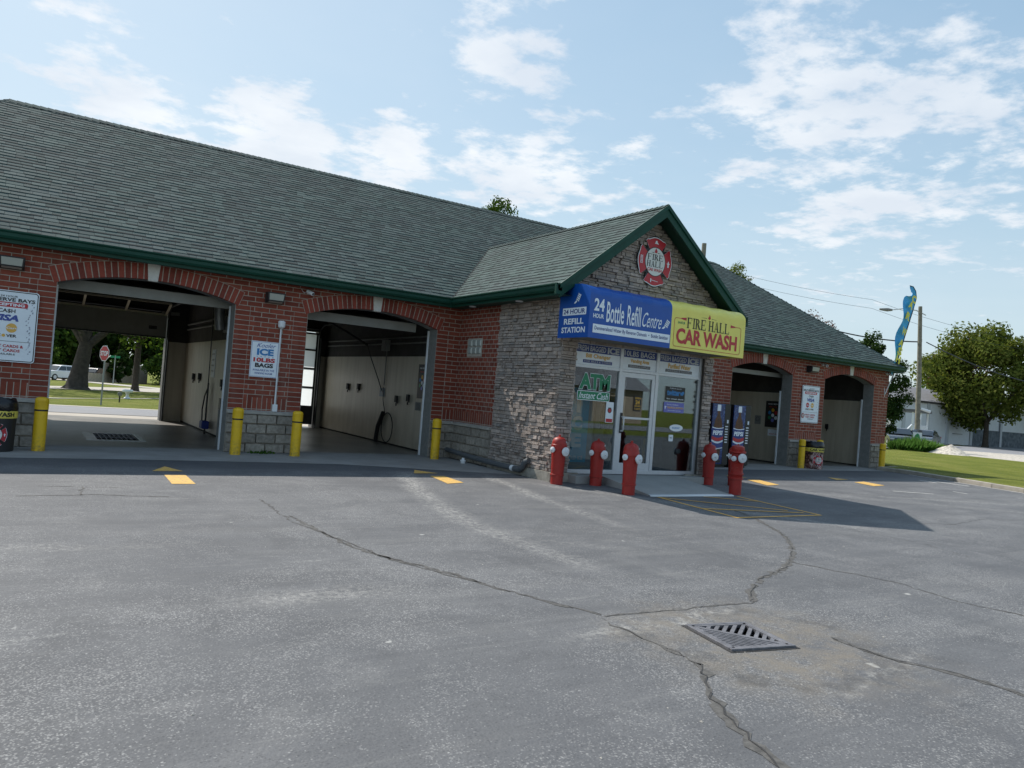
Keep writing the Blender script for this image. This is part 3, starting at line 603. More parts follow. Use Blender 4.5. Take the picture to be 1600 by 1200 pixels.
for i in range(260):
    if i < 150: a = random.uniform(0, 6.28); d_ = .34+abs(random.gauss(0, .35)); pebble(-4.14+d_*math.cos(a), -12.285+d_*math.sin(a), random.uniform(.002, .008))
    else: pebble(random.uniform(-9, 6), random.uniform(-13.5, -5), random.uniform(.004, .012))
tag(q.build('loose_grit', mat('grit', (.30,.28,.25), .9, island=.5)), 'loose grit and small stones scattered round the drain and over the lot', 'grit', None, 'stuff')
fd = thing('floor_drain', 'wet rectangular floor grate in the left wash bay', 'drain', (-6.9,2.7,0))
q = MB(); q.poly([(-.52,-.92,.006),(.56,-.98,.006),(.5,.95,.004),(-.55,1.0,.004)]); 
q = MB()
for a in ((-.6,-.4,-1.0,.98),(.4,.52,-.95,.9),(-.4,.4,.8,.95),(-.4,.4,-.98,-.8)): q.box(a[0],a[1],a[2],a[3],-.05,.006)
child(q, 'wet_rim', m_wet, fd)
q = MB()
for i in range(9): q.box(-.4+i*.0975-.009,-.4+i*.0975+.009,-.8,.8,-.03,.0)
for y in (-.8,0,.78): q.box(-.4,.4,y,y+.02,-.029,.001)
child(q, 'grate', m_iron, fd)
q = MB(); q.box(-.42,.42,-.82,.82,-.35,-.33)
for a in ((-.43,.43,-.83,-.82),(-.43,.43,.82,.83),(-.43,-.42,-.82,.82),(.42,.43,-.82,.82)): q.box(a[0],a[1],a[2],a[3],-.33,-.031)
child(q, 'pit', m_black, fd)

# ================================================================== building
B = thing('car_wash_building', 'long red brick car wash with green shingle roof and stone gabled entrance', 'building', (0,0,0))
EZ, ST = 3.56, 3.0        # top of brick, arch spring
OPN = [(-12.95,-9.85), (-8.28,-5.18), (-3.69,-.607), (9.57,12.46), (14.18,17.056)]
RISE = .26
def arc(a, b, n=28, off=0.):
    w = b-a; r = (w*w/4+RISE*RISE)/(2*RISE); cx = (a+b)/2; cz = ST+RISE-r; h = math.asin(w/2/r)
    return [(cx+(r+off)*math.sin(-h+2*h*i/n), cz+(r+off)*math.cos(-h+2*h*i/n)) for i in range(n+1)]
CAPZ = .84
wall = MB(); jamb = MB(); x = -13.7
piers = []
for a, b in OPN+[(17.957, None)]:
    piers.append((x, a)); x = b
for i, (a, b) in enumerate(piers):
    segs = [(a, b)]
    if i == 3: segs = [(-.607, 0.), (4.2, 9.57)]
    for s0, s1 in segs:
        # brick field from the cap to the spring line: jamb columns stack-bonded, middle running bond
        jl = (i > 0 and s0 == a); jr = (s1 == b and i < 5)
        c0 = s0+(.30 if jl else 0); c1 = s1-(.30 if jr else 0)
        if s1-s0 < .75 and i == 3: jl, jr, c0, c1 = True, False, s0+.30, s1
        if i == 5: c0, c1 = s0+.3, s1-.0
        def q(x0, x1, z0, z1, m, u=0): wall.add([(x0,0,z0),(x1,0,z0),(x1,0,z1),(x0,0,z1)], [(0,1,2,3)], m, [[(x0-u,z0),(x1-u,z0),(x1-u,z1),(x0-u,z1)]])
        if jl: q(s0, c0, CAPZ, ST, 1, s0)
        if jr: q(c1, s1, CAPZ, ST, 1, c1)
        q(c0, c1, CAPZ, CAPZ+.30, 2, 0); 
        wall.add([(c0,0,CAPZ+.3),(c1,0,CAPZ+.3),(c1,0,ST),(c0,0,ST)], [(0,1,2,3)], 0)
        wall.add([(s0,0,ST),(s1,0,ST),(s1,0,EZ),(s0,0,EZ)], [(0,1,2,3)], 0)
for a, b in OPN:
    A = arc(a, b)
    for (x0, z0), (x1, z1) in zip(A, A[1:]):
        wall.add([(x0,0,z0),(x1,0,z1),(x1,0,EZ),(x0,0,EZ)], [(0,1,2,3)], 0)
        jamb.add([(x0,.012,z0),(x0,.1,z0),(x1,.1,z1),(x1,.012,z1)], [(0,1,2,3)])
        jamb.add([(x0,.1,z0-.0),(x0,.4,z0-.0),(x1,.4,z1-.0),(x1,.1,z1-.0)], [(0,1,2,3)])
        jamb.add([(x0,.4,z0),(x0,.4,EZ),(x1,.4,EZ),(x1,.4,z1)], [(0,1,2,3)])
    for xx, s in ((a, 1), (b, -1)):
        jamb.add([(xx,.0,0),(xx,.1,0),(xx,.1,ST),(xx,0,ST)], [(0,1,2,3)])
for a, b in piers:
    if b is None: continue
    jamb.box(a+.002, b-.002, .1, .4, 0, ST); jamb.add([(a,.4,ST),(b,.4,ST),(b,.4,EZ),(a,.4,EZ)], [(0,1,2,3)])
# end walls and rear wall
wall.add([(-13.7,0,0),(-13.7,9.3,0),(-13.7,9.3,EZ),(-13.7,0,EZ)], [(3,2,1,0)], 0)
wall.add([(17.957,0,0),(17.957,9.3,0),(17.957,9.3,EZ),(17.957,0,EZ)], [(0,1,2,3)], 0)
childx(wall, 'front_wall', [m_brick, m_stack, m_soldier], B, [2.])
childx(jamb, 'block_jamb', m_jamb, B, [2.])
# arches: real voussoirs on a mortar bed
for a, b in OPN:
    ar = MB(); n = int((b-a)/.098); w = b-a; r = (w*w/4+RISE*RISE)/(2*RISE); cx = (a+b)/2; cz = ST+RISE-r; h = math.asin(w/2/r)+.014
    In = [(cx+(r)*math.sin(t), cz+(r)*math.cos(t)) for t in [-h+2*h*i/40 for i in range(41)]]; Ou = [(cx+(r+.3)*math.sin(t), cz+(r+.3)*math.cos(t)) for t in [-h+2*h*i/40 for i in range(41)]]
    for i in range(40): ar.add([(In[i][0],-.008,In[i][1]),(In[i+1][0],-.008,In[i+1][1]),(Ou[i+1][0],-.008,Ou[i+1][1]),(Ou[i][0],-.008,Ou[i][1])], [(0,1,2,3)], 1)
    for i in range(40): ar.add([(Ou[i][0],-.008,Ou[i][1]),(Ou[i+1][0],-.008,Ou[i+1][1]),(Ou[i+1][0],.0,Ou[i+1][1]),(Ou[i][0],0,Ou[i][1])], [(0,1,2,3)], 1)
    for i in range(n):
        t0 = -h+2*h*(i+.085)/n; t1 = -h+2*h*(i+.915)/n
        if abs((t0+t1)/2) < h/n*1.3: continue
        pt = lambda t, rr, y: (cx+rr*math.sin(t), y, cz+rr*math.cos(t))
        ar.add([pt(t0,r-.002,-.014),pt(t1,r-.002,-.014),pt(t1,r+.292,-.014),pt(t0,r+.292,-.014),pt(t0,r-.002,.1),pt(t1,r-.002,.1),pt(t1,r+.292,-.002),pt(t0,r+.292,-.002)], [(0,1,2,3),(1,0,4,5),(2,1,5,6),(3,2,6,7),(0,3,7,4)], 0)
    child(ar, 'brick_arch', [m_arch, m_mortar], B)
    ky = MB(); t = cz+r; ky.add([(cx-.085,-.04,t-.03),(cx+.085,-.04,t-.03),(cx+.115,-.04,t+.30),(cx-.115,-.04,t+.30),(cx-.085,.05,t-.03),(cx+.085,.05,t-.03),(cx+.115,.05,t+.30),(cx-.115,.05,t+.30)], [(0,1,2,3),(1,5,6,2),(4,0,3,7),(3,2,6,7),(5,1,0,4)])
    child(ky, 'keystone', m_key, B, bevel=.008)
# split-face block plinth with cap
def blocks(mb, F, L, H=.80, proud=.05, h=.2, w=.4):
    for r in range(int(round(H/h))):
        x = -w/2 if r % 2 else 0
        while x < L-.01:
            a, b = max(0, x)+.005, min(L, x+w)-.005
            if b-a > .03:
                d = proud+random.uniform(-.008, .012); z0, z1 = r*h+.005, (r+1)*h-.005; e = .012
                mb.add([F.p(a,z0,.0),F.p(b,z0,.0),F.p(b,z1,.0),F.p(a,z1,.0),F.p(a+e,z0+e,d+random.uniform(-.006,.006)),F.p(b-e,z0+e,d+random.uniform(-.006,.006)),F.p(b-e,z1-e,d+random.uniform(-.006,.006)),F.p(a+e,z1-e,d+random.uniform(-.006,.006))],
                       [(4,5,6,7),(0,1,5,4),(1,2,6,5),(2,3,7,6),(3,0,4,7)])
            x += w
PL = [(-13.7,-12.95),(-9.85,-8.28),(-5.18,-3.69),(-.607,0.),(4.2,9.57),(12.46,14.18),(17.056,17.957)]
for a, b in PL:
    pl = MB(); cp = MB(); bed = MB()
    blocks(pl, FS(a, 0, -.002), b-a)
    bed.add([(a,-.001,0),(b,-.001,0),(b,-.001,.82),(a,-.001,.82)], [(0,1,2,3)])
    cp.add([(a-.01,-.085,.80),(b+.01 if b else b,-.085,.80),(b+.01 if b else b,0,.80),(a-.01,0,.80),(a-.01,-.085,.85),(b+.01 if b else b,-.085,.85),(b+.01 if b else b,0,.875),(a-.01,0,.875)], [(0,3,2,1),(4,5,6,7),(0,1,5,4),(1,2,6,5),(3,0,4,7)])
    if b == 0.:
        blocks(pl, FX(0, 0, -.002), 1.84); bed.add([(-.001,0,0),(-.001,-1.85,0),(-.001,-1.85,.82),(-.001,0,.82)], [(0,1,2,3)])
        cp.add([(-.085,-1.85,.80),(0,-1.85,.80),(0,-.085,.80),(-.085,-.085,.80),(-.085,-1.85,.85),(0,-1.85,.875),(0,-.085,.875),(-.085,-.085,.85)], [(0,1,2,3),(7,6,5,4),(0,3,7,4),(1,0,4,5)])
    child(pl, 'block_plinth', m_cmu, B); child(bed, 'plinth_bed', m_mortar, B); child(cp, 'plinth_cap', m_cap, B)

# ------------------------------------------------------------------ entrance projection
PY, PX = -4.15, 4.2
sw = MB()
sw.add([(0,0,CAPZ),(0,-1.85,CAPZ),(0,-1.85,CAPZ+.3),(0,0,CAPZ+.3)], [(0,3,2,1)], 1); sw.add([(0,0,CAPZ+.3),(0,-1.85,CAPZ+.3),(0,-1.85,EZ),(0,0,EZ)], [(0,3,2,1)], 0)
child(sw, 'side_wall', [m_brick_s, m_soldier], B)
RZ, REZ, RX = 5.69, 3.74, 2.06        # ridge height, eave height, ridge x
slope = (RZ-REZ)/2.49
def ztop(x): return RZ-abs(x-RX)*slope-.06
st = MB(); random.seed(5)
def course(F, x0, x1, z0, z1, holes=()):
    x = x0
    while x < x1-.02:
        w = random.choice((.07,.11,.15,.2,.26))*random.uniform(.85, 1.15); b = min(x1, x+w)
        if x1-b < .05: b = x1
        d = .015+random.random()**1.2*.055; g = .0025
        st.add([F.p(x+g,z0+g,0),F.p(b-g,z0+g,0),F.p(b-g,z1-g,0),F.p(x+g,z1-g,0)]+[F.p(x+g+.003,z0+g+.003,d),F.p(b-g-.003,z0+g+.003,d+random.uniform(-.006,.006)),F.p(b-g-.003,z1-g-.003,d+random.uniform(-.006,.006)),F.p(x+g+.003,z1-g-.003,d)],
               [(4,5,6,7),(0,1,5,4),(1,2,6,5),(2,3,7,6),(3,0,4,7)])
        x = b
FL = FX(-1.85, 0, -.001); z = .19
while z < EZ:
    h = random.choice((.045,.055,.065,.08)); z1 = min(EZ, z+h); course(FL, 0, 2.3+.03*(int(z*40) % 2), max(z, .0), z1); z = z1
FF = FS(0, 0, PY-.001); z = .19
while z < RZ-.15:
    h = random.choice((.045,.055,.065,.08)); z1 = z+h; zm = z1
    if z1 <= 2.79: course(FF, -.03*(int(z*40) % 2), .37, z, z1); course(FF, 3.93, PX, z, z1)
    else:
        hw = (RZ-.10-zm)/slope; x0, x1 = max(0, RX-hw), min(PX, RX+hw)
        if x1-x0 > .1: course(FF, x0, x1, z, z1)
    z = z1
child(st, 'stone_veneer', m_ledge, B)
sb = MB(); sb.add([(.0,-1.85,0),(0,PY,0),(0,PY,EZ),(0,-1.85,EZ)], [(0,3,2,1)]); sb.add([(0,PY,2.79),(PX,PY,2.79),(PX,PY,ztop(PX)),(RX,PY,ztop(RX)),(0,PY,ztop(0))], [(0,1,2,3,4)])
sb.add([(0,PY,0),(.37,PY,0),(.37,PY,2.79),(0,PY,2.79)], [(0,1,2,3)]); sb.add([(3.93,PY,0),(PX,PY,0),(PX,PY,2.79),(3.93,PY,2.79)], [(0,1,2,3)])
sb.add([(.37,PY,0),(.37,PY+.14,0),(.37,PY+.14,2.79),(.37,PY,2.79)], [(0,1,2,3)]); sb.add([(3.93,PY,0),(3.93,PY+.14,0),(3.93,PY+.14,2.79),(3.93,PY,2.79)], [(3,2,1,0)])
sb.add([(PX,PY,0),(PX,0,0),(PX,0,EZ),(PX,PY,EZ)], [(0,1,2,3)])
sb.add([(.37,PY,2.79),(3.93,PY,2.79),(3.93,PY+.14,2.79),(.37,PY+.14,2.79)], [(0,1,2,3)])
child(sb, 'backing_wall', mat('stone_joint', (.07,.062,.055), .95), B)
fo = MB(); fo.box(-.075, 0, PY-.06, -1.86, 0, .185); fo.box(0, .6, PY-.06, PY, 0, .185); fo.box(3.55, PX, PY-.06, PY, 0, .185)
childx(fo, 'foundation', m_found, B, [2.])
sl = MB(); sl.box(.37, 3.93, PY-.30, PY+.0, 0, .155); child(sl, 'doorstep', m_ramp, B, bevel=.01)

# storefront
FZ = .17
fr = MB(); yF0, yF1 = PY+.06, PY+.14
def frm(x0, x1, z0, z1, d=0): fr.box(x0, x1, yF0-d, yF1+d, z0, z1)
frm(.37,3.93,FZ-.015,FZ+.07); frm(.37,3.93,2.74,2.79)
frm(.37,.43,FZ+.07,2.74); frm(1.565,1.645,FZ+.07,2.74,.004); frm(2.575,2.655,FZ+.07,2.74,.004); frm(3.86,3.93,FZ+.07,2.74)
frm(.43,1.565,2.265,2.325,.002); frm(1.645,2.575,2.265,2.325,.002); frm(2.655,3.86,2.265,2.325,.002)
child(fr, 'storefront_frame', m_alu, B, bevel=.004)
for a, b in ((.43,1.565),(2.655,3.86)):
    g = MB(); g.box(a, b, yF0+.03, yF0+.038, FZ+.07, 2.265); child(g, 'window_pane', m_glass, B)
dr = MB(); d0, d1 = 1.65, 2.57; yy0, yy1 = yF0+.005, yF0+.055
for a in ((d0,d1,FZ+.005,FZ+.22),(d0,d1,2.16,2.26),(d0,d0+.085,FZ+.22,2.16),(d1-.085,d1,FZ+.22,2.16),(d0+.085,d1-.085,1.30,1.345)): dr.box(a[0], a[1], yy0, yy1, a[2], a[3])
dro = child(dr, 'door', m_alu, B, bevel=.003)
g = MB(); g.box(d0+.085, d1-.085, yy0+.02, yy0+.027, FZ+.22, 1.30); g.box(d0+.085, d1-.085, yy0+.02, yy0+.027, 1.345, 2.16); child(g, 'door_pane', m_glass, dro)
g = MB(); g.tube([(1.70,yy0,1.34),(1.70,yy0-.07,1.34),(1.70,yy0-.07,1.34)], .012); g.tube([(1.70,yy0-.07,1.35),(1.70,yy0-.09,1.32),(1.70,yy0-.09,1.08),(1.70,yy0-.07,1.05),(1.70,yy0,1.05)], .014)
g.tube([(1.70,yy0-.07,1.34),(1.58,yy0-.07,1.34),(1.575,yy0-.07,1.06),(1.70,yy0-.07,1.06)], .010) if False else None
child(g, 'door_handle', m_alu, dro, smooth=True); g = MB(); g.box(1.67,1.73,yy0-.006,yy0,1.0,1.42); child(g, 'push_plate', m_dark, dro)
# transom sign boards
for i, (a, b, head, mid, low) in enumerate(((.43,1.565,'FRESH BAGGED ICE','Bill Changer','FOR BILLS & COINS'),(1.645,2.575,'10LBS BAGS','Vending Area','VENDING & SUPPLIES'),(2.655,3.86,'FRESH BAGGED ICE','Purified Water','DRINKING & COOLERS'))):
    F = FS(a, 2.325, yF0+.02); w = b-a; H = .415
    g = MB(); g.box(a, b, yF0+.02, yF0+.03, 2.325, 2.74); bd = child(g, 'transom_panel', m_signw, B)
    g = MB(); rect(g, F, .005, w-.005, H*.60, H-.005, .003, 0)
    text(g, head[:-4] if 'ICE' in head else head, F, .03, w*.66 if 'ICE' in head else w-.06, H*.66, H*.93, .006, 1, .02)
    if 'ICE' in head: text(g, 'ICE', F, w*.70, w-.03, H*.63, H*.95, .006, 1, .05)
    text(g, mid, F, w*.22, w*.78, H*.29, H*.55, .006, 2, .025); rect(g, F, w*.16, w*.82, H*.10, H*.25, .003, 3 if i else 0); text(g, low, F, w*.19, w*.79, H*.13, H*.22, .006, 1, .01)
    child(g, 'lettering', [m_navy, mat('sign_grey_text', (.50,.52,.54), .5) if i == 0 else bpy.data.materials['sign_grey_text'], m_gold, m_greyd], bd)
# shop interior
si = MB(); si.add([(.05,-.5,FZ),(4.1,-.5,FZ),(4.1,-.5,3.2),(.05,-.5,3.2)], [(0,1,2,3)]); si.add([(.05,PY+.2,FZ),(.05,-.5,FZ),(.05,-.5,3.2),(.05,PY+.2,3.2)], [(0,1,2,3)])
si.add([(4.1,PY+.2,FZ),(4.1,-.5,FZ),(4.1,-.5,3.2),(4.1,PY+.2,3.2)], [(0,1,2,3)]); si.add([(.05,PY+.2,3.0),(4.1,PY+.2,3.0),(4.1,-.5,3.0),(.05,-.5,3.0)], [(0,1,2,3)])
child(si, 'shop_wall', mat('shop_interior', (.22,.22,.20), .8), B)
si = MB(); si.add([(.05,PY+.14,FZ-.01),(4.1,PY+.14,FZ-.01),(4.1,-.5,FZ-.01),(.05,-.5,FZ-.01)], [(0,1,2,3)]); child(si, 'shop_floor', mat('shop_tile', (.16,.155,.15), .4), B)
# glass block window
gb = MB(); F = FX(-.47, 2.45, 0.); gb2 = MB()
gb2.add([F.p(-.03,-.03,.006),F.p(.66,-.03,.006),F.p(.66,.39,.006),F.p(-.03,.39,.006)], [(0,1,2,3)])
for i in range(3):
    for j in range(2):
        a, b = .01+i*.205, .03+j*.175; gb.add([F.p(a,b,.01),F.p(a+.19,b,.01),F.p(a+.19,b+.16,.01),F.p(a,b+.16,.01),F.p(a+.03,b+.03,.03),F.p(a+.16,b+.03,.03),F.p(a+.16,b+.13,.03),F.p(a+.03,b+.13,.03)], [(4,5,6,7),(0,1,5,4),(1,2,6,5),(2,3,7,6),(3,0,4,7)])
wo = child(gb2, 'window', m_mortar, B); child(gb, 'glass_block', mat('glass_block', (.34,.37,.34), .12, spec=.9), wo)

# ------------------------------------------------------------------ roofs
OY, E2 = -.32, 3.74
YR, ZR = 4.95, 7.42; XL, XR = -9.45, 13.75; EL, ER = -14.15, 18.35; YB = 10.2
def roof_face(mb, O, A, U, L, rng, seed, dark=1, ex=.145):
    """rows of separate shingle tabs. O eave start, A along, U up slope, L slope length, rng(s)->(a0,a1)"""
    rnd = random.Random(seed); O, A, U = V(O), V(A).normalized(), V(U).normalized(); N = A.cross(U)
    if N.z < 0: N = -N
    P = lambda a, s, h: O+A*a+U*s+N*h
    n = int(L/ex)+1
    for r in range(n):
        s0 = r*ex; s1 = min(L, s0+ex+.01); a0, a1 = rng(s0+.3*ex)
        if a1-a0 < .05 or s0 > L-.02: continue
        a = a0-rnd.uniform(0, .2)
        while a < a1:
            w = rnd.uniform(.13, .30); b = min(a1, a+w); aa = max(a0, a); thick = rnd.random() < .5; h = .016 if thick else .010
            if b-aa > .01:
                g = .002
                mb.add([P(aa+g,s0,h),P(b-g,s0,h),P(b-g,s1,.003),P(aa+g,s1,.003),P(aa+g,s0,-.002),P(b-g,s0,-.002)], [(0,1,2,3)], 0)
                mb.f[-1:] = [mb.f[-1]]; k = len(mb.v)-6
                mb.f.append([k+4,k+5,k+1,k]); mb.m.append(0); mb.uv.append(None)
                if not thick and rnd.random() < .85:      # dark granule band of the laminated shingle
                    mb.add([P(aa,s0-.004,h+.001),P(b,s0-.004,h+.001),P(b,s0+.034,h+.0005),P(aa,s0+.034,h+.0005)], [(0,1,2,3)], dark)
            a = b
    return mb
run = YR-OY; sl_m = math.hypot(run, ZR-E2); U = V((0, run, ZR-E2)).normalized()
rf = MB(); roof_face(rf, (0,OY,E2), (1,0,0), U, sl_m, lambda s: (EL+(XL-EL)*s/sl_m, ER+(XR-ER)*s/sl_m), 1)
base = MB(); F1 = lambda x, y, z: (x, y, z-.006)
base.add([F1(EL,OY,E2),F1(ER,OY,E2),F1(XR,YR,ZR),F1(XL,YR,ZR),F1(EL,YB,E2),F1(ER,YB,E2)], [(0,1,2,3),(1,5,2),(5,4,3,2),(4,0,3)])
roof = child(base, 'main_roof', m_shingle, B)
child(rf, 'front_shingles', [m_shingle, m_shdark], roof)
L2 = ER-XR; sl_h = math.hypot(L2, ZR-E2); hr = MB(); roof_face(hr, (ER,OY,E2), (0,1,0), V((-L2,0,ZR-E2)), sl_h, lambda s: ((YR-OY)*s/sl_h, (YB-OY)-(YB-YR)*s/sl_h), 2)
child(hr, 'hip_shingles', [m_shingle, m_shdark], roof)
rc = MB(); random.seed(9)
def ridge(mb, a, b, w=.13, flip=0):
    a, b = V(a), V(b); d = (b-a); L = d.length; d /= L; sd_ = d.cross(V((0,0,1))).normalized(); n = int(L/.15)
    for i in range(n):
        p0 = a+d*(i*L/n); p1 = a+d*((i+1.05)*L/n); h0, h1 = .035, .022
        mb.add([p0+sd_*w-V((0,0,w*.62-.02)), p0+V((0,0,h0)), p0-sd_*w-V((0,0,w*.62-.02)), p1+sd_*w-V((0,0,w*.62-.008)), p1+V((0,0,h1)), p1-sd_*w-V((0,0,w*.62-.008))], [(0,1,4,3),(1,2,5,4)], 0)
ridge(rc, (XL,YR,ZR), (XR,YR,ZR)); ridge(rc, (ER,OY,E2), (XR,YR,ZR), .11); ridge(rc, (EL,OY,E2), (XL,YR,ZR), .11)
child(rc, 'ridge_cap', m_shingle, roof)
# entrance roof
G = -4.62
ms = (ZR-E2)/(YR-OY); yv = OY+(RZ-REZ)/ms; sl_e = math.hypot(2.49, RZ-REZ); pr = MB()
roof_face(pr, (RX-2.49,OY,REZ), (0,-1,0), V((2.49,0,RZ-REZ)), sl_e, lambda s: (-(yv-OY)*s/sl_e-.0, OY-G), 4)
roof_face(pr, (RX+2.49,OY,REZ), (0,-1,0), V((-2.49,0,RZ-REZ)), sl_e, lambda s: (-(yv-OY)*s/sl_e-.0, OY-G), 5)
pb = MB(); pb.add([(RX-2.49,G,REZ-.006),(RX,G,RZ-.006),(RX+2.49,G,REZ-.006),(RX-2.49,OY,REZ-.006),(RX,yv,RZ-.006),(RX+2.49,OY,REZ-.006)], [(0,1,4,3),(1,2,5,4)])
er = child(pb, 'entrance_roof', m_shingle, B); child(pr, 'entrance_shingles', [m_shingle, m_shdark], er)
rc = MB(); ridge(rc, (RX,G,RZ), (RX,yv+.05,RZ), .12); child(rc, 'ridge_cap', m_shingle, er)
vm = MB(); vm.bar((RX-2.49,OY,REZ+.012), (RX,yv,RZ+.012), .035, .012); vm.bar((RX+2.49,OY,REZ+.012), (RX,yv,RZ+.012), .035, .012); child(vm, 'valley', m_shdark, er)
# gutters, fascia, soffit
def gutter(mb, a, b, out):
    """k-style gutter from a to b; out = outward horizontal unit vector"""
    a, b, o = V(a), V(b), V(out)
    prof = [(0,-.14),(.07,-.14),(.095,-.10),(.095,-.045),(.125,-.02),(.125,.0),(.108,.0),(.108,-.03),(0,-.03)]
    vs = [p+o*x+V((0,0,z)) for p in (a, b) for x, z in prof]; n = len(prof)
    mb.add(vs, [(i, (i+1) % n, n+(i+1) % n, n+i) for i in range(n)]+[tuple(range(n)), tuple(range(2*n-1, n-1, -1))])
gt = MB(); gutter(gt, (EL,OY,E2-.005), (RX-2.49-.10,OY,E2-.005), (0,-1,0)); gutter(gt, (RX+2.49+.1,OY,E2-.005), (ER,OY,E2-.005), (0,-1,0)); gutter(gt, (RX-2.49,OY-.11,E2-.005), (RX-2.49,G-.01,E2-.005), (-1,0,0)); gutter(gt, (RX+2.49,OY-.11,E2-.005), (RX+2.49,G-.01,E2-.005), (1,0,0))
gutter(gt, (ER,OY,E2-.005), (ER,YB,E2-.005), (1,0,0)); child(gt, 'gutter', m_green, B)
fa = MB(); fa.box(EL,RX-2.49,OY,OY+.03,3.53,E2-.012); fa.box(RX+2.49,ER,OY,OY+.03,3.53,E2-.012); fa.box(RX-2.49,RX-2.46,G+.05,OY,3.53,E2-.012); fa.box(RX+2.46,RX+2.49,G+.05,OY,3.53,E2-.012); fa.box(ER-.03,ER,OY+.03,YB,3.53,E2-.012); fa.box(EL,EL+.03,OY+.03,YB,3.53,E2-.012); fa.box(EL+.03,ER-.03,YB-.03,YB,3.53,E2-.012)
child(fa, 'fascia', m_green, B)
sf = MB(); sf.add([(EL+.02,OY+.02,3.555),(ER-.02,OY+.02,3.555),(ER-.02,.0,3.555),(EL+.02,.0,3.555)], [(0,3,2,1)]); sf.add([(RX-2.47,G+.05,3.552),(0,G+.05,3.552),(0,.0,3.552),(RX-2.47,.0,3.552)], [(0,3,2,1)]); sf.add([(4.2,G+.05,3.552),(RX+2.47,G+.05,3.552),(RX+2.47,0,3.552),(4.2,0,3.552)], [(0,3,2,1)])
sf.add([(17.957,0,3.555),(ER-.02,0,3.555),(ER-.02,YB,3.555),(17.957,YB,3.555)], [(0,3,2,1)])
for sx in (-1, 1): sf.add([(RX+sx*2.47,G+.05,REZ-.03),(RX,G+.05,RZ-.05),(RX,PY+.02,RZ-.05),(RX+sx*2.47,PY+.02,REZ-.03)], [(0,1,2,3)])
child(sf, 'soffit', m_soffit, B)
rk = MB()
for sx in (-1, 1):
    e = V((RX+sx*2.52,G,REZ-.02)); r_ = V((RX,G,RZ+.004)); dn = V((0,0,-.24)); ty = V((0,.045,0))
    rk.add([e, r_, r_+dn, e+dn, e+ty, r_+ty, r_+dn+ty, e+dn+ty], [(0,1,2,3),(4,5,6,7),(3,2,6,7),(0,1,5,4),(0,3,7,4)])
    e = e+V((sx*.02,0,.012)); r2_ = r_+V((0,0,.014)); dn = V((0,0,-.09)); o_ = V((0,-.03,0))
    rk.add([e+o_, r2_+o_, r2_+dn+o_, e+dn+o_, e, r2_, r2_+dn, e+dn], [(0,1,2,3),(3,2,6,7),(0,1,5,4),(0,3,7,4)])
    rk.box(RX+sx*2.49-(.0 if sx > 0 else .13), RX+sx*2.49+(.13 if sx > 0 else 0), G-.01, G+.045, 3.53, REZ-.01)
child(rk, 'rake_board', m_green, B)
for y in (-.95, -2.9):
    q = MB(); q.lathe([(.08,0),(.08,.02),(.06,.024)], (-.24,y,3.528), (0,0,1), 18); child(q, 'soffit_light', m_white, B)

# ------------------------------------------------------------------ bay interiors
for a, b in ((-13.55,-13.35),(-9.2,-8.75),(-4.63,-4.25),(-.27,-.02),(8.7,8.9),(12.9,13.5),(17.4,17.9)):
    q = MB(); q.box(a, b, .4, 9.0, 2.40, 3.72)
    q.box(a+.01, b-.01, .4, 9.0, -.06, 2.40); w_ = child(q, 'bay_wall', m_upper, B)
    for xx, s in ((a, -1), (b, 1)):
        if (s == 1 and xx in (-.02, 17.9)) or (s == -1 and xx in (-13.55, 8.7)): continue
        f = MB(); y = .42
        while y < 8.9:
            y2 = min(8.95, y+1.22); f.box(min(xx, xx+s*.012), max(xx, xx+s*.012), y+.003, y2-.003, .05, 2.40); y = y2
        child(f, 'wall_panel', m_frp, w_)
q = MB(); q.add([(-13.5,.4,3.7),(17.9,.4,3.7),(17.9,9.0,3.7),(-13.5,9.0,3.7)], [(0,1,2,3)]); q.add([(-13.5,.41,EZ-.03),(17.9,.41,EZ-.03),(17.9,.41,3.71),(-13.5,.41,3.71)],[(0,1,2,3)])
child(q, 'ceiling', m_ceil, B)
# rear wall (openings in bays 0,1,4,5; bay 2 closed with a glazed door)
rw = MB(); RO = [(-12.9,-9.75), (-8.6,-5.22), (-3.9,-.55), (9.3,12.4), (14.0,17.0)]; x = -13.7
for a, b in RO+[(17.957,None)]:
    rw.box(x, a, 8.95, 9.25, -.1, EZ); x = b
    if b: rw.box(a, b, 8.95, 9.25, 3.2, EZ)
child(rw, 'rear_wall', m_jamb, B)
q = MB()
for a, b in RO: 
    for xx, s in ((a, -1), (b, 1)): q.box(min(xx+s*.1, xx+s*.66), max(xx+s*.1, xx+s*.66), 8.93, 8.948, .0, 2.40)
childx(q, 'wall_panel', m_frp, B, [-11.5, -9.2, -7, -4.6, -2, 2, 11, 13.2, 15.5])
trk = MB()
for a, b in RO[1:3]:
    for xx in (a-.03, b+.0):
        trk.box(xx, xx+.07, 8.80, 8.94, -.04, 3.1); trk.box(xx+.02, xx+.05, 8.66, 8.80, -.04, 3.0)
        trk.tube([(xx+.03,8.86,3.0),(xx+.03,8.78,3.28),(xx+.03,8.5,3.42),(xx+.03,6.3,3.45)], .03, 6)
    trk.tube([(a,8.86,3.3),(b,8.86,3.3)], .035, 8)
child(trk, 'door_track', m_dark, B)
q = MB(); q.box(-8.57,-5.24,8.86,8.90,2.52,3.17); od = child(q, 'overhead_door', m_doorp, B)
q = MB(); q.box(-5.72,-5.50,8.85,8.858,2.73,2.83); child(q, 'lock_plate', m_black, od)
q = MB(); q.box(-8.57,-5.24,8.84,8.90,2.48,2.52); child(q, 'weather_strip', m_black, od)
q = MB()
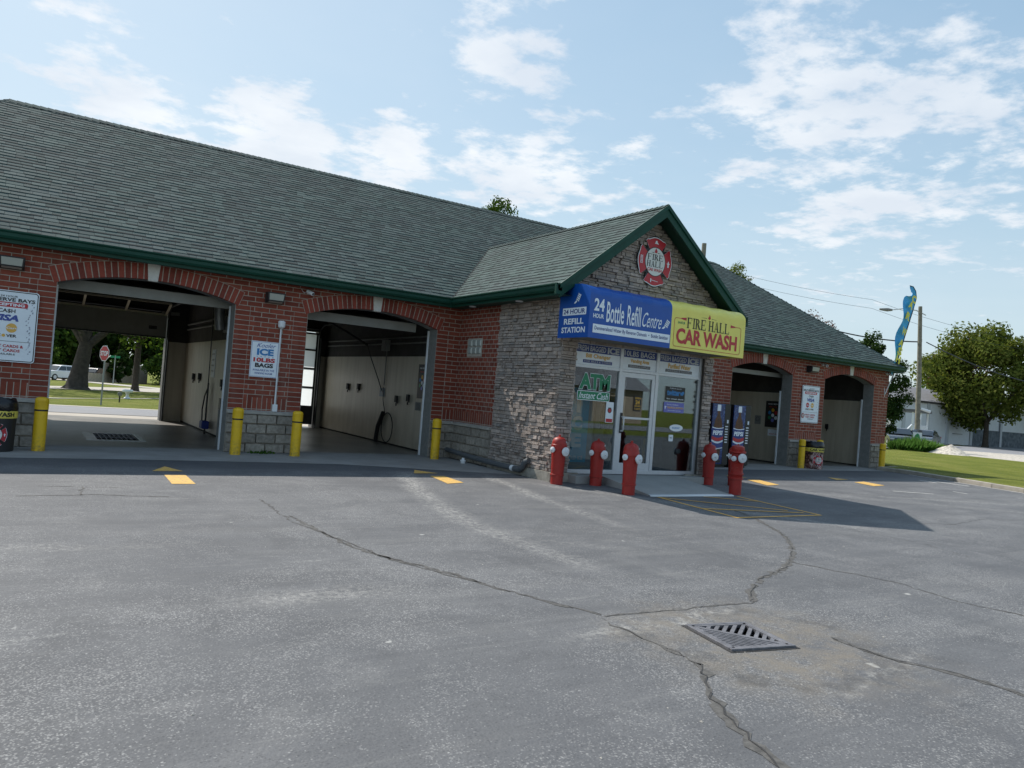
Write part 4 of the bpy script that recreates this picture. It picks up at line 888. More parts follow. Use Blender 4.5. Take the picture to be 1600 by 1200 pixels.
for i in range(4):                                                # folded-back glazed section
    x0 = -8.55+i*1.09; q.bar((x0,8.84,3.2),(x0,8.0,3.46),.06,.04)
q.bar((-8.55,8.0,3.47),(-5.27,8.0,3.47),.05,.05); q.bar((-8.55,8.84,3.2),(-5.27,8.84,3.2),.05,.05); child(q, 'glazed_section', m_frp, od)
q = MB()
for a, b in RO:
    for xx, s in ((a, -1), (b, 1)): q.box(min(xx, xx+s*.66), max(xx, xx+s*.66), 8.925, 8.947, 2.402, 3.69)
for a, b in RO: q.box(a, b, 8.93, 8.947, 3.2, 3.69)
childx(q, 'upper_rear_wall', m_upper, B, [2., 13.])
# bay 2 rear door, closed
q = MB(); zz = [(.10,.62),(.66,1.25),(1.30,1.88),(1.93,2.5),(2.55,3.1)]
q.box(-3.88,-.57,8.86,8.90,.10,.66)
for z0, z1 in zz[1:]+[(3.1,3.16)]: q.box(-3.88,-.57,8.86,8.90,z0,z0+.06)
for x0 in (-3.88,-2.8,-1.72,-.63): q.box(x0,x0+.06,8.862,8.898,.66,3.16)
od2 = child(q, 'overhead_door', m_dark, B); q = MB()
q.add([(-3.85,8.88,.66),(-.6,8.88,.66),(-.6,8.88,3.12),(-3.85,8.88,3.12)], [(0,1,2,3)]); child(q, 'door_pane', m_frost, od2)
# raised front doors just under the arches
for (a, b), z0, dz in (((-8.9,-5.0),2.93,.10), ((-4.2,-.9),2.92,.06)):
    q = MB(); q.box(a, b, .55, .60, z0, z0+.20); q.add([(a,.60,z0+.20),(b,.60,z0+.20),(b,3.2,3.55),(a,3.2,3.55)], [(0,1,2,3)]); child(q, 'raised_door', m_doorp, B)
for a, b in ((9.0,12.85),):
    q = MB(); q.box(a, b, .55, .60, 2.90, 3.04); child(q, 'raised_door', m_doorp, B)
# white door-frame trim on the right jambs
for xx in (-5.18,-.607,12.46,17.056,-8.28):
    q = MB(); s = -1 if xx != -8.28 else 1; q.box(xx-.03 if s < 0 else xx, xx if s < 0 else xx+.03, .402, .45, .0, 2.98 if xx < 0 else 2.45); child(q, 'door_trim', m_white, B)
# block return between jamb and partition
q = MB(); 
for a, b in ((-5.18,-4.25),(-.607,-.02),(12.46,13.5),(17.056,17.9),(-9.2,-8.28),(-4.64,-3.69),(8.7,9.57),(13.1,14.18)): q.box(a+.004, b-.002, .403, .409, 0, 3.5)
childx(q, 'block_jamb', m_jamb, B, [-6.8, -2.2, 2, 11, 15.5])
# ================================================================== awning
AW = thing('awning', 'curved fabric awning over the shop door, half blue and half yellow', 'awning', (0,0,0))
ax0, axm, ax1 = -.14, 1.90, 4.03; zb, zt = 2.76, 3.78; dep = .93
def aw_prof(n=8):
    pf = [(0, zb), (dep, zb), (dep, zb+.78)]
    for i in range(1, n+1):
        t = math.pi/2*i/n; pf.append((dep-.34+.34*math.cos(t), zb+.78+.22*math.sin(t)))
    return pf+[(0, zb+1.03)]
def aw_part(name, x0, x1, m, closeL, closeR):
    pf = aw_prof(); q = MB(); n = len(pf); y = lambda d: PY-.045-d
    nseg = 4
    for j in range(nseg):
        a = x0+(x1-x0)*j/nseg; b = x0+(x1-x0)*(j+1)/nseg; mid = (a+b)/2
        for (u0, v0), (u1, v1) in zip(pf[2:], pf[3:]):
            sag = lambda v: .012*(1 if v > zb+.7 else 0)
            q.add([(a,y(u0),v0),(mid,y(u0)+sag(v0),v0-sag(v0)),(mid,y(u1)+sag(v1),v1-sag(v1)),(a,y(u1),v1)], [(0,1,2,3)])
            q.add([(mid,y(u0)+sag(v0),v0-sag(v0)),(b,y(u0),v0),(b,y(u1),v1),(mid,y(u1)+sag(v1),v1-sag(v1))], [(0,1,2,3)])
    q.add([(x0,y(dep),zb),(x1,y(dep),zb),(x1,y(dep),zb+.78),(x0,y(dep),zb+.78)], [(0,1,2,3)])
    for xx, c in ((x0, closeL), (x1, closeR)):
        if c: q.add([(xx,y(a),b) for a, b in pf], [tuple(range(n))])
    o = child(q, name, m, AW, smooth=True); return o
m_awb = mat('awning_blue', (.003,.078,.37), .38, nz=.08, nscale=3, spec=.5); m_awy = mat('awning_yellow', (.86,.76,.16), .42, nz=.06, nscale=4)
bc = aw_part('blue_canopy', ax0, axm, m_awb, True, False); yc = aw_part('yellow_canopy', axm, ax1, m_awy, False, True)
q = MB(); q.add([(ax0+.01,PY-.05,zb+.03),(ax1-.01,PY-.05,zb+.03),(ax1-.01,PY-.04-dep,zb+.03),(ax0+.01,PY-.04-dep,zb+.03)], [(0,1,2,3)]); child(q, 'underside', mat('awning_underside', (.16,.15,.13), .7), AW)
YA = PY-.045-dep
F = FS(ax0, zb, YA-.001); q = MB()
text(q, '24', F, .10, .34, .50, .73, .004, 0, .03); text(q, 'HOUR', F, .09, .34, .37, .45, .004, 0, .03); text(q, 'Bottle', F, .40, .82, .32, .70, .004, 0, .012); text(q, 'Refill', F, .90, 1.24, .32, .70, .004, 0, .012)
text(q, 'Centre', F, 1.28, 1.78, .34, .62, .004, 0, .0, .5)
rect(q, F, .10, 2.02, .10, .26, .003, 0); text(q, 'Demineralized Water By Reverse Osmosis  •  Bottle Sanitizer', F, .14, 1.98, .135, .225, .006, 1, .01)
def bottle_mark(q, F, x, z, s, m=0, c=.004):
    a = R(-28); T = lambda u, v: (x+(u*math.cos(a)-v*math.sin(a))*s, z+(u*math.sin(a)+v*math.cos(a))*s)
    for v0 in (-.05,.09,.23,.37): flat(q, F, [T(-.16,v0),T(.16,v0),T(.16,v0+.10),T(-.16,v0+.10)], c, m)
    flat(q, F, [T(-.18,-.08),T(-.145,-.08),T(-.145,.5),T(-.18,.5)], c, m); flat(q, F, [T(.145,-.08),T(.18,-.08),T(.18,.5),T(.145,.5)], c, m)
    flat(q, F, [T(-.12,-.08),T(.0,-.10),T(-.08,-.3),T(-.26,-.42),T(-.22,-.25)], c, m)
bottle_mark(q, F, 1.90, .42, .26)
child(q, 'lettering', [m_signw, m_navy], bc); q = MB()
Fs = Fr((ax0-.001, PY-.045, zb), (0,-1,0), (0,0,1), (-1,0,0))
rect(q, Fs, .12, .84, .42, .56, .003, 0); text(q, '24 HOUR', Fs, .15, .81, .445, .535, .006, 1, .02); text(q, 'REFILL', Fs, .18, .78, .25, .36, .004, 0, .03); text(q, 'STATION', Fs, .12, .84, .09, .20, .004, 0, .03)
bottle_mark(q, Fs, .56, .70, .26)
child(q, 'lettering', [m_signw, m_navy], bc)
F = FS(axm, zb, YA-.001); q = MB()
serif_text(q, 'FIRE HALL', F, .42, 1.66, .45, .66, .004, 0); text(q, 'CAR WASH', F, .15, 1.90, .12, .43, .004, 1, .035, 0, .97)
flat(q, F, [(1.00,.71),(1.04,.68),(1.08,.71),(1.065,.75),(1.04,.79),(1.03,.75)], .004, 1); flat(q, F, [(.80,.705),(.97,.70),(.97,.71)], .004, 0); flat(q, F, [(1.11,.70),(1.28,.695),(1.11,.71)], .004, 0)
text(q, '24 HOUR', F, .17, .37, .51, .56, .004, 2, .02)
bp = rrpts(.08, 2.0, .06, .62, .05, 3)
for a, b in zip(bp, bp[1:]+bp[:1]):
    if min(a[1], b[1]) > .58 and .35 < (a[0]+b[0])/2 < 1.75: continue
    band(q, F, [a, b], .010, .003, 1)
band(q, F, [(.13,.62),(.28,.62)], .010, .003, 1); band(q, F, [(1.78,.62),(1.95,.62)], .010, .003, 1)
flat(q, F, [(.26,.61),(.40,.59),(.40,.65),(.26,.63)], .004, 1); flat(q, F, [(1.68,.59),(1.82,.61),(1.82,.63),(1.68,.65)], .004, 1)
child(q, 'lettering', [m_black, m_red, m_sgreen], yc)

# ================================================================== signs on the building
def emblem(q, F, s, c=0., small=False, m0=0):
    """fire-service cross; s = half height. materials: 0 black 1 white 2 red 3 ivory"""
    def arm(k, g, sx=1.):
        P = []
        inner = .50+g*.02
        a = R(36)-g*.02
        for i in range(7):
            t = -a+2*a*i/6; P.append((math.sin(t)*inner, math.cos(t)*inner))
        out = [(.60-g*.5,.80-g*.3),(.52-g*.3,.88-g*.6),(.40,.90-g),(.25,.955-g),(.12,.99-g),(0,1.0-g),(-.12,.99-g),(-.25,.955-g),(-.40,.90-g),(-.52+g*.3,.88-g*.6),(-.60+g*.5,.80-g*.3)]
        P += out; A = R(90*k)
        return [((x*math.cos(A)+y*math.sin(A))*s*(.93 if True else 1), (-x*math.sin(A)+y*math.cos(A))*s) for x, y in P]
    n = 48; pts = []
    # backing outline: union approximated by a star-shaped curve
    for i in range(96):
        t = 2*math.pi*i/96; k = ((t+math.pi/4) % (math.pi/2))-math.pi/4; ak = abs(k)
        r = 1.05-.06*(ak/.5) if ak < .60 else 1.05-.072-(ak-.60)*1.75
        pts.append((math.sin(t)*r*s*.93, math.cos(t)*r*s))
    q.prism(pts, F, c, c+.02, m0)
    for k in range(4):
        flat(q, F, arm(k, 0), c+.023, m0+1); flat(q, F, arm(k, .035), c+.026, m0+2)
    disc(q, F, 0, 0, .60*s*.93, c+.029, m0, 36, .60*s); disc(q, F, 0, 0, .57*s*.93, c+.031, m0+3, 36, .57*s)
    serif_text(q, 'FIRE', F, -.44*s, .42*s, .06*s, .30*s, c+.034, m0); serif_text(q, 'HALL', F, -.46*s, .44*s, -.22*s, .02*s, c+.034, m0)
    text(q, 'CAR WASH', F, -.40*s, .38*s, -.40*s, -.27*s, c+.034, m0+2, .03)
    flat(q, F, [(-.06*s,.36*s),(.06*s,.36*s),(.08*s,.43*s),(.0,.56*s),(-.07*s,.43*s)], c+.034, m0+2)
    flat(q, F, [(-.28*s,.36*s),(-.10*s,.35*s),(-.10*s,.38*s)], c+.034, m0); flat(q, F, [(.10*s,.35*s),(.28*s,.36*s),(.10*s,.38*s)], c+.034, m0)
    # small marks in the arms: helmet, ladder, axe, hydrant
    flat(q, F, [(-.10*s,.74*s),(.12*s,.72*s),(.12*s,.75*s),(.06*s,.78*s),(.04*s,.86*s),(-.05*s,.86*s),(-.06*s,.78*s)], c+.030, m0+1)
    for i in range(6): flat(q, F, [(-.80*s,-.14*s+i*.055*s),(-.69*s,-.14*s+i*.055*s),(-.69*s,-.12*s+i*.055*s),(-.80*s,-.12*s+i*.055*s)], c+.030, m0+1)
    for x in (-.80,-.70): flat(q, F, [(x*s,-.16*s),((x+.018)*s,-.16*s),((x+.018)*s,.18*s),(x*s,.18*s)], c+.0305, m0+1)
    flat(q, F, [(-.20*s,-.85*s),(-.15*s,-.85*s),(-.15*s,-.70*s),(-.20*s,-.70*s)], c+.030, m0+1); flat(q, F, [(-.15*s,-.77*s),(.22*s,-.80*s),(.22*s,-.785*s),(-.15*s,-.745*s)], c+.030, m0+1)
    flat(q, F, [(.68*s,-.13*s),(.76*s,-.13*s),(.75*s,.08*s),(.72*s,.14*s),(.69*s,.08*s)], c+.030, m0+1); flat(q, F, [(.64*s,.0),(.80*s,.0),(.80*s,.04*s),(.64*s,.04*s)], c+.0305, m0+1)
EM = thing('emblem_sign', 'red and black fire cross emblem sign on the stone gable above the awning', 'sign', (2.17,PY-.06,4.60))
q = MB(); emblem(q, FS(0, 0), .51); child(q, 'sign_face', [m_black, m_signw, m_red, mat('sign_ivory', (.72,.73,.70), .4)], EM)
m_ivory = bpy.data.materials['sign_ivory']

def pay_sign(x, z, w, h, label, dirt):
    t = thing('payment_sign', label, 'sign', (x,0,z), group='payment signs'); F = FS(0, 0, -.045)
    q = MB(); q.prism(rrpts(-w/2, w/2, 0, h, .05), F, -.02, 0, 0); pn = child(q, 'panel', m_signw, t)
    q = MB(); b = rrpts(-w/2+.02, w/2-.02, .02, h-.02, .04); band(q, F, b, .014, .002, 0, True)
    L = lambda s, x0, x1, z0, z1, m=0, b=.02, sh=0.: text(q, s, F, x0*w/2, x1*w/2, z0*h, z1*h, .004, m, b, sh)
    L('24 HOUR', -.22, .32, .905, .93, 0, .01); L('SELF SERVE BAYS', -.90, .88, .845, .895, 0, .03)
    q.add([F.p(a, c, .003) for a, c in rrpts(-.72*w/2, .66*w/2, .765*h, .835*h, .03, 3)], [tuple(range(16))], 1); L('ACCEPTING', -.62, .56, .78, .82, 2, .04)
    L('CA$H', -.26, .28, .68, .74, 0, .02); L('VISA', -.42, .40, .57, .66, 3, .05, .25)
    disc(q, F, -.17*w, .475*h, .065*h, .003, 1); disc(q, F, .10*w, .475*h, .065*h, .0035, 4); L('MasterCard', -.46, .40, .46, .49, 2, .02)
    L('DISC', -.54, -.12, .345, .385, 0, .03); disc(q, F, -.015*w, .365*h, .021*h, .003, 4, 16); L('VER', .05, .38, .345, .385, 0, .03)
    rect(q, F, -.42*w, .42*w, .285*h, .290*h, .003, 0)
    L('CREDIT CARDS &', -.60, .62, .20, .24, 1, .03); L('FLEET CARDS', -.48, .52, .14, .18, 1, .03); L('AVAILABLE', -.25, .38, .095, .12, 0, .01)
    emb = MB(); emblem(q, Fr(F.p(-.40*w, .19*h, 0), F.u, F.v, F.n), .07*h, -.018, m0=5)
    for i in range(dirt):
        a = .36*w+random.gauss(0, .025)+.02*math.sin(i*.3); zz = .12*h+.75*h*i/dirt; flat(q, F, [(a,zz),(a+random.uniform(.006,.03),zz+.004),(a+random.uniform(.01,.03),zz+random.uniform(.02,.05)),(a+.004,zz+.02)], .0028, 9)
    child(q, 'lettering', [m_black, m_red, m_signw, m_vblue, m_orange, m_black, m_signw, m_red, m_ivory, m_grime], pn)
m_grime = mat('sign_grime', (.36,.38,.45), .7, nz=.3, nscale=30)
random.seed(21)
pay_sign(-9.0, 1.49, .94, 1.25, 'white payment methods sign cut off by the left edge of the photo', 26)
pay_sign(13.43, 1.46, .92, 1.25, 'white payment methods sign on the brick pier above the litter bin', 12)
t = thing('ice_sign', 'small white sign advertising ice bags on the brick pier between two bays', 'sign', (-4.53,0,1.565)); F = FS(0, 0, -.03)
q = MB(); q.box(-.28,.28,-.03,-.012,0,.74); pn = child(q, 'panel', m_signw, t); q = MB()
text(q, 'Kooler', F, -.17, .22, .615, .70, .003, 4, .0, .4); text(q, 'ICE', F, -.16, .18, .45, .59, .003, 2, .05)
for i in range(5): disc(q, F, -.15+i*.08, .425, .010, .003, 2, 8)
text(q, '10LBS', F, -.22, .22, .31, .40, .003, 1, .05); text(q, 'BAGS', F, -.18, .19, .20, .29, .003, 0, .05); text(q, 'AVAILABLE IN THE', F, -.22, .22, .125, .165, .003, 4, .01); text(q, 'VENDING ROOM', F, -.18, .18, .06, .10, .003, 4, .01)
band(q, F, [(-.265,.015),(.265,.015),(.265,.725),(-.265,.725)], .006, .002, 4, True)
child(q, 'lettering', [m_black, m_red, m_cyan, m_vblue, m_vblue], pn)

# window stickers
def sticker(name, label, x0, x1, z0, z1, m, words, mats, base=True, y=None, extra=None):
    F = FS(0, 0, 0.); t = thing(name, label, 'sticker', (x0, (y or yF0+.028), z0)); w, h = x1-x0, z1-z0; q = MB()
    if base: q.prism(rrpts(0, w, 0, h, .015, 3), F, .0005, .002, 0); o = child(q, 'backing', m, t)
    q = MB()
    for s, a, b, c, d, mi, bo, sh in words: text(q, s, F, a*w, b*w, c*h, d*h, .004, mi, bo, sh)
    if extra: extra(q, F, w, h)
    child(q, 'lettering', mats, t)
sticker('atm_sticker', 'large green letters for a cash machine on the left shop window', .56, 1.37, 1.83, 2.17, None, [('ATM',0,1,0,1,0,.075,0),('ATM',.02,.98,.03,.97,1,.045,0)][:1]+[('ATM',.015,.985,.03,.97,1,.05,0)], [m_signw, m_sgreen], base=False, extra=lambda q, F, w, h: [q.v.__setitem__(i, (v[0], v[1]-.003, v[2])) for i, v in enumerate(q.v) if i >= len(q.v)//2])
sticker('cash_sticker', 'green instant cash banner sticker under the big green letters', .54, 1.37, 1.62, 1.81, m_signw, [('Instant Cash',.05,.95,.18,.86,1,.01,.35)], [m_sgreen, m_signw], extra=lambda q, F, w, h: rect(q, F, .012, w-.012, .012, h-.012, .003, 0))
sticker('notice_sticker', 'small white notice with a red foot on the left shop window', 1.30, 1.50, 1.20, 1.62, m_signw, [('PUSH',.3,.7,.68,.74,0,.02,0)], [m_black, m_red], extra=lambda q, F, w, h: (rect(q, F, .015, w-.015, .01, .08, .003, 1), disc(q, F, w/2, .25, .055, .003, 0), disc(q, F, w/2, .25, .04, .004, 1)))
sticker('hours_sticker', 'gold lettered opening notice on the shop door glass', 2.03, 2.23, 1.47, 1.79, m_black, [('OPEN',.1,.9,.80,.92,0,.03,0),('24',.2,.8,.46,.74,0,.04,0),('HOURS',.1,.9,.30,.40,0,.03,0),('7 DAYS',.1,.9,.10,.22,0,.02,0)], [m_gold], y=yy0+.015)
sticker('social_sticker', 'black sticker with light blue script on the right shop window', 2.92, 3.49, 1.75, 2.06, m_black, [('Follow us on',.2,.8,.84,.93,0,.01,0),('twitter',.06,.74,.38,.78,1,.05,0),('for great deals',.06,.94,.08,.2,0,.02,0)], [m_signw, m_cyan], extra=lambda q, F, w, h: flat(q, F, [(.76*w,.45*h),(.88*w,.42*h),(.96*w,.6*h),(.93*w,.72*h),(.85*w,.70*h),(.80*w,.6*h),(.75*w,.68*h)], .004, 1))
sticker('like_sticker', 'lilac social media sticker under the black one', 2.89, 3.49, 1.50, 1.72, m_purple, [('Find us on facebook',.14,.72,.72,.84,0,.01,0),('f',.04,.11,.3,.62,0,.05,0),('FIREHALLCARWASH',.17,.96,.38,.58,1,.02,0),('for weekly specials',.2,.84,.14,.25,0,.01,0)], [m_signw, m_orange], extra=lambda q, F, w, h: rect(q, F, .015, w-.015, .12*1, .125, .0025, 0))
sticker('oval_sticker', 'white oval sticker on the right shop window', 3.10, 3.50, 1.10, 1.25, None, [('water',.2,.8,.35,.65,1,.01,.3)], [m_signw, m_cyan], base=False, extra=lambda q, F, w, h: disc(q, F, w/2, h/2, w/2, .003, 0, 28, h/2))
sticker('paper_notice', 'small square white paper low on the right shop window', 3.10, 3.23, .88, 1.02, m_signw, [('NO',.25,.75,.4,.7,0,.02,0)], [m_greyd])

# things inside the shop
t = thing('ice_machine', 'tall blue ice vending cabinet behind the left shop window', 'vending machine', (.84,-3.62,FZ-.01))
q = MB(); q.box(-.4,.35,-.22,.5,0,1.95); child(q, 'cabinet', mat('cabinet_grey', (.30,.31,.32), .5), t, bevel=.01)
q = MB(); q.box(-.38,.20,-.228,-.22,.2,1.7); F = FS(0, 0, -.23); 
for s, z0 in (('I',1.2),('C',.85),('E',.5)): text(q, s, F, -.22 if s != 'I' else -.12, .05 if s != 'I' else -.02, z0, z0+.28, .003, 1, .06)
text(q, 'COLD ICE', F, -.3, .12, .25, .33, .003, 1, .03)
child(q, 'front_panel', [mat('ice_blue', (.05,.50,.80), .35), m_signw], t)
t = thing('change_machine', 'grey cabinet with an orange panel inside the right shop window', 'vending machine', (3.15,-3.3,FZ-.01))
q = MB(); q.box(-.35,.30,-.25,.45,0,1.0); child(q, 'cabinet', m_greyd, t, bevel=.01); q = MB(); q.box(-.30,.02,-.262,-.25,.25,.72); F = FS(0,0,-.263); text(q, 'ICE', F, -.25, -.02, .45, .6, .003, 1, .04); child(q, 'panel', [m_gold, m_black], t)
t = thing('air_hose_machine', 'dark machine with a yellow top inside the shop beside the door', 'vending machine', (2.72,-2.6,FZ-.01))
q = MB(); q.lathe([(.20,0),(.22,.1),(.17,.7),(.20,1.3),(.12,1.45)], (0,0,0)); child(q, 'body', m_dark, t, smooth=True); q = MB(); q.lathe([(.08,1.42),(.24,1.52),(.24,1.62),(.14,1.68)], (0,0,0)); child(q, 'hood', mat('hood_yellow', (.7,.45,.03), .4), t, smooth=True)
t = thing('water_machine', 'pale water vending cabinet at the back of the shop', 'vending machine', (3.5,-1.3,FZ-.01)); q = MB(); q.box(-.45,.45,-.3,.4,0,1.9); child(q, 'cabinet', m_white, t, bevel=.01); q = MB(); q.box(-.3,.3,-.31,-.3,.8,1.5); child(q, 'recess', m_dark, t)

# ================================================================== hydrants
def nozzle(q, c, ax, r, L, n=18):
    q.lathe([(r*.62,0),(r*.62,L*.5),(r*.85,L*.5),(r*.85,L*.58),(r,L*.6),(r,L*.86),(r*.82,L*.95),(r*.3,L)], c, ax, n)
    a = V(ax).normalized(); q.lathe([(.017,0),(.015,.035)], V(c)+a*(L-.004), ax, 5)
def hydrant(label, loc, rz, h=.92, kind=0):
    t = thing('fire_hydrant', label, 'fire hydrant', loc, rz, 'red fire hydrants guarding the shop door'); k = h/.92
    q = MB(); 
    if kind == 0:
        q.lathe([(.115,0),(.115,.16),(.13,.165),(.13,.185),(.118,.19),(.122,.30),(.135,.62),(.138,.66)], n=24); q.lathe([(.138,.66),(.146,.665),(.146,.735),(.138,.745)], n=24)
        if k != 1: pass
        q.v = [(x, y, z*k) for x, y, z in q.v]; child(q, 'barrel', m_hyd, t, True)
        q = MB(); q.lathe([(.138,.745),(.136,.79),(.118,.835),(.085,.865),(.04,.88),(.022,.885)], n=24); q.lathe([(.026,.88),(.024,.92),(.01,.922)], n=5); q.v = [(x, y, z*k) for x, y, z in q.v]; child(q, 'bonnet', m_hyd, t, True)
        zn = .62*k
        q = MB(); q.lathe([(.055,0),(.05,.13)], (0,0,zn+.02), (-1,0,0)); q.lathe([(.055,0),(.05,.13)], (0,0,zn+.02), (1,0,0)); q.lathe([(.075,0),(.07,.135)], (0,0,zn), (0,-1,0)); child(q, 'outlet', m_hyd, t, True)
        q = MB(); nozzle(q, (0,-.12,zn), (0,-1,0), .085, .085); child(q, 'pumper_cap', m_hcap, t, True)
        for s in (-1, 1): q = MB(); nozzle(q, (s*.115,0,zn+.02), (s,0,0), .055, .075); child(q, 'hose_cap', m_hcap, t, True)
    else:
        q.lathe([(.118,0),(.118,.30),(.14,.305),(.14,.335),(.122,.345),(.13,.39),(.14,.40),(.14,.43),(.122,.44),(.12,.60),(.135,.63),(.15,.66),(.135,.69),(.118,.71),(.115,.80),(.15,.82),(.16,.825),(.16,.85),(.14,.86)], n=24); child(q, 'barrel', m_hyd, t, True)
        q = MB(); q.lathe([(.12,.86),(.13,.90),(.12,.945),(.08,.965),(.03,.97)], n=24); q.lathe([(.02,.965),(.018,.995)], n=5)
        for i in range(8): a = i*math.pi/4; q.lathe([(.012,0),(.012,.03)], (.147*math.cos(a),.147*math.sin(a),.84), (0,0,1), 6)
        child(q, 'bonnet', m_hyd, t, True)
        q = MB(); q.lathe([(.075,0),(.07,.13)], (0,0,.73), (0,-1,0)); 
        for a in (150,215): q.lathe([(.05,0),(.045,.12)], (0,0,.72), (math.cos(R(a)),math.sin(R(a)),0))
        child(q, 'outlet', m_hyd, t, True)
        q = MB(); nozzle(q, (0,-.12,.73), (0,-1,0), .09, .085); child(q, 'pumper_cap', m_hcap, t, True)
        for a, dz in ((150,.03),(215,-.01)): q = MB(); ax = (math.cos(R(a)),math.sin(R(a)),0); nozzle(q, (ax[0]*.11,ax[1]*.11,.72+dz), ax, .052, .07); child(q, 'hose_cap', m_hcap, t, True)
    q = MB(); F = Fr((0,-.01,.80*k if not kind else .90), (1,0,0), (0,0,1), (0,-1,0)); 
    text(q, 'FH', Fr((.055,-.124,.775*k), (math.cos(.42),math.sin(.42),0), (0,0,1)), -.03, .03, 0, .035, .004, 0, .03); child(q, 'stencil', m_hcap, t)
    return t
hydrant('leftmost red hydrant, standing against the corner of the stone wall', (-.09,-4.46,0), R(8), .93)
hydrant('red hydrant between the stone corner and the left side of the ramp', (.72,-4.62,0), R(6), .90)
hydrant('red hydrant nearest the camera, at the lower left corner of the ramp', (.55,-5.76,0), R(12), .96)
hydrant('red hydrant on the upper right of the ramp, in front of the stone pier', (3.98,-4.45,0), R(-8), .92)
hydrant('flanged red hydrant with a bolted bonnet at the lower right ramp corner', (3.26,-5.83,0), R(-18), .97, 1)
hydrant('red hydrant almost hidden behind the flanged hydrant', (4.62,-4.60,0), R(10), .90)
# ramp
t = thing('concrete_ramp', 'sloping concrete ramp with a steel edge leading up to the shop door', 'ramp', (0,0,0))
q = MB(); a, b, c, d = (.86,-5.98), (2.97,-6.02), (3.05,-4.46), (1.0,-4.46)
q.add([(*a,0),(*b,0),(*c,0),(*d,0),(*a,.022),(*b,.022),(*c,.165),(*d,.165)], [(4,5,6,7),(0,1,5,4),(1,2,6,5),(2,3,7,6),(3,0,4,7)]); child(q, 'slab', m_ramp, t)
q = MB(); q.add([(a[0]-.01,a[1]-.035,.002),(b[0]+.01,b[1]-.035,.002),(b[0]+.01,b[1]+.03,.034),(a[0]-.01,a[1]+.03,.034),(a[0]-.01,a[1]-.03,.02),(b[0]+.01,b[1]-.03,.02)], [(4,5,2,3),(0,1,5,4)]); child(q, 'steel_edge', mat('galvanised', (.62,.64,.66), .4, .4), t)

# ================================================================== bollards
def bollard():
    t = thing('bollard', '', 'bollard', (0,0,0), group='yellow bollards beside the bay openings')
    q = MB(); q.lathe([(.102,0),(.102,.70)], n=28); child(q, 'post', m_boll, t, True)
    q = MB(); q.lathe([(.1025,.69),(.1025,.72)], n=28); child(q, 'joint_band', m_black, t, True)
    q = MB(); q.lathe([(.106,.72),(.106,.865),(.107,.87),(.105,.89),(.09,.915),(.05,.93),(0,.934)], n=28); child(q, 'cap_sleeve', m_boll, t, True)
    return t
b0 = bollard(); b0.location = (-8.36,-.62,0); b0['label'] = 'yellow bollard by the left jamb of the open leftmost bay'
for x, y, l in ((-5.06,-.48,'yellow bollard at the left end of the block plinth under the small ice sign'), (-3.88,-.50,'yellow bollard by the left jamb of the dark second bay'), (-.63,-.42,'yellow bollard right of the second bay, by the inner brick corner'),
               (12.46,-.55,'yellow bollard left of the round litter bin on the right pier'), (13.66,-.35,'yellow bollard half hidden behind the round litter bin'), (17.12,-.45,'yellow bollard at the far right corner of the building next to the grass')):
    dup(b0, (x, y, 0), random.uniform(0, 6), l)

# ================================================================== litter bins
m_bag = mat('bin_liner', (.010,.010,.012), .25, bump=.8, bscale=25)
m_grp = mat('bin_graphic', fn=lambda k, b, tc: k.ramp(k.noise(tc.outputs['Object'], 9, 5, .7), [(.38, (.015,.012,.012)), (.47, (.10,.03,.03)), (.53, (.30,.16,.14)), (.60, (.50,.40,.38))]), rough=.5)
def bin_(label, loc, rz, mirror):
    t = thing('litter_bin', label, 'litter bin', loc, rz, 'round litter bins beside the piers'); r = .30
    q = MB(); q.lathe([(r*.94,0),(r*.96,.05),(r,.58),(r,.64)], n=28); bd = child(q, 'drum', m_grp if mirror else m_dark, t, True)
    q = MB(); q.lathe([(r+.008,.56),(r+.010,.58),(r+.010,.66),(r+.006,.68)], n=32); child(q, 'yellow_band', mat('band_yellow', (.72,.60,.10), .5) if 'band_yellow' not in bpy.data.materials else bpy.data.materials['band_yellow'], t, True)
    q = MB(); random.seed(4); prof = [(r+.002,.68),(r+.014,.72),(r+.004,.80),(r-.02,.86),(r-.035,.88),(r-.06,.86),(r-.08,.6)]
    q.lathe(prof, n=36); q.v = [(x*(1+random.uniform(-.025,.025)), y*(1+random.uniform(-.025,.025)), z+random.uniform(-.012,.012)) for x, y, z in q.v]; child(q, 'liner', m_bag, t, True)
    # lettering wrapped round the band
    vs, fs = glyphs('CAR WASH', .04); q = MB(); P = []
    for a, b in vs:
        th = -math.pi/2+(a-.5)*1.9; P.append(((r+.013)*math.cos(th), (r+.013)*math.sin(th), .585+b*.075))
    q.add(P, fs); child(q, 'lettering', m_black, t)
    # emblem wrapped round the drum
    e = MB(); emblem(e, FS(0, 0), .20); W_ = []
    for x, y, z in e.v:
        th = -math.pi/2+x/r; rr = r+.002+(-y)*.3; W_.append((rr*math.cos(th), rr*math.sin(th), z+.29))
    e.v = W_; child(e, 'emblem', [m_black, m_signw, m_red, m_ivory], t)
bin_('dark litter bin with black liner and yellow band, cut off by the left edge', (-9.0,-.72,0), R(2), False)
bin_('litter bin with speckled graphic and yellow band between two bollards', (12.98,-.62,0), R(-22), True)

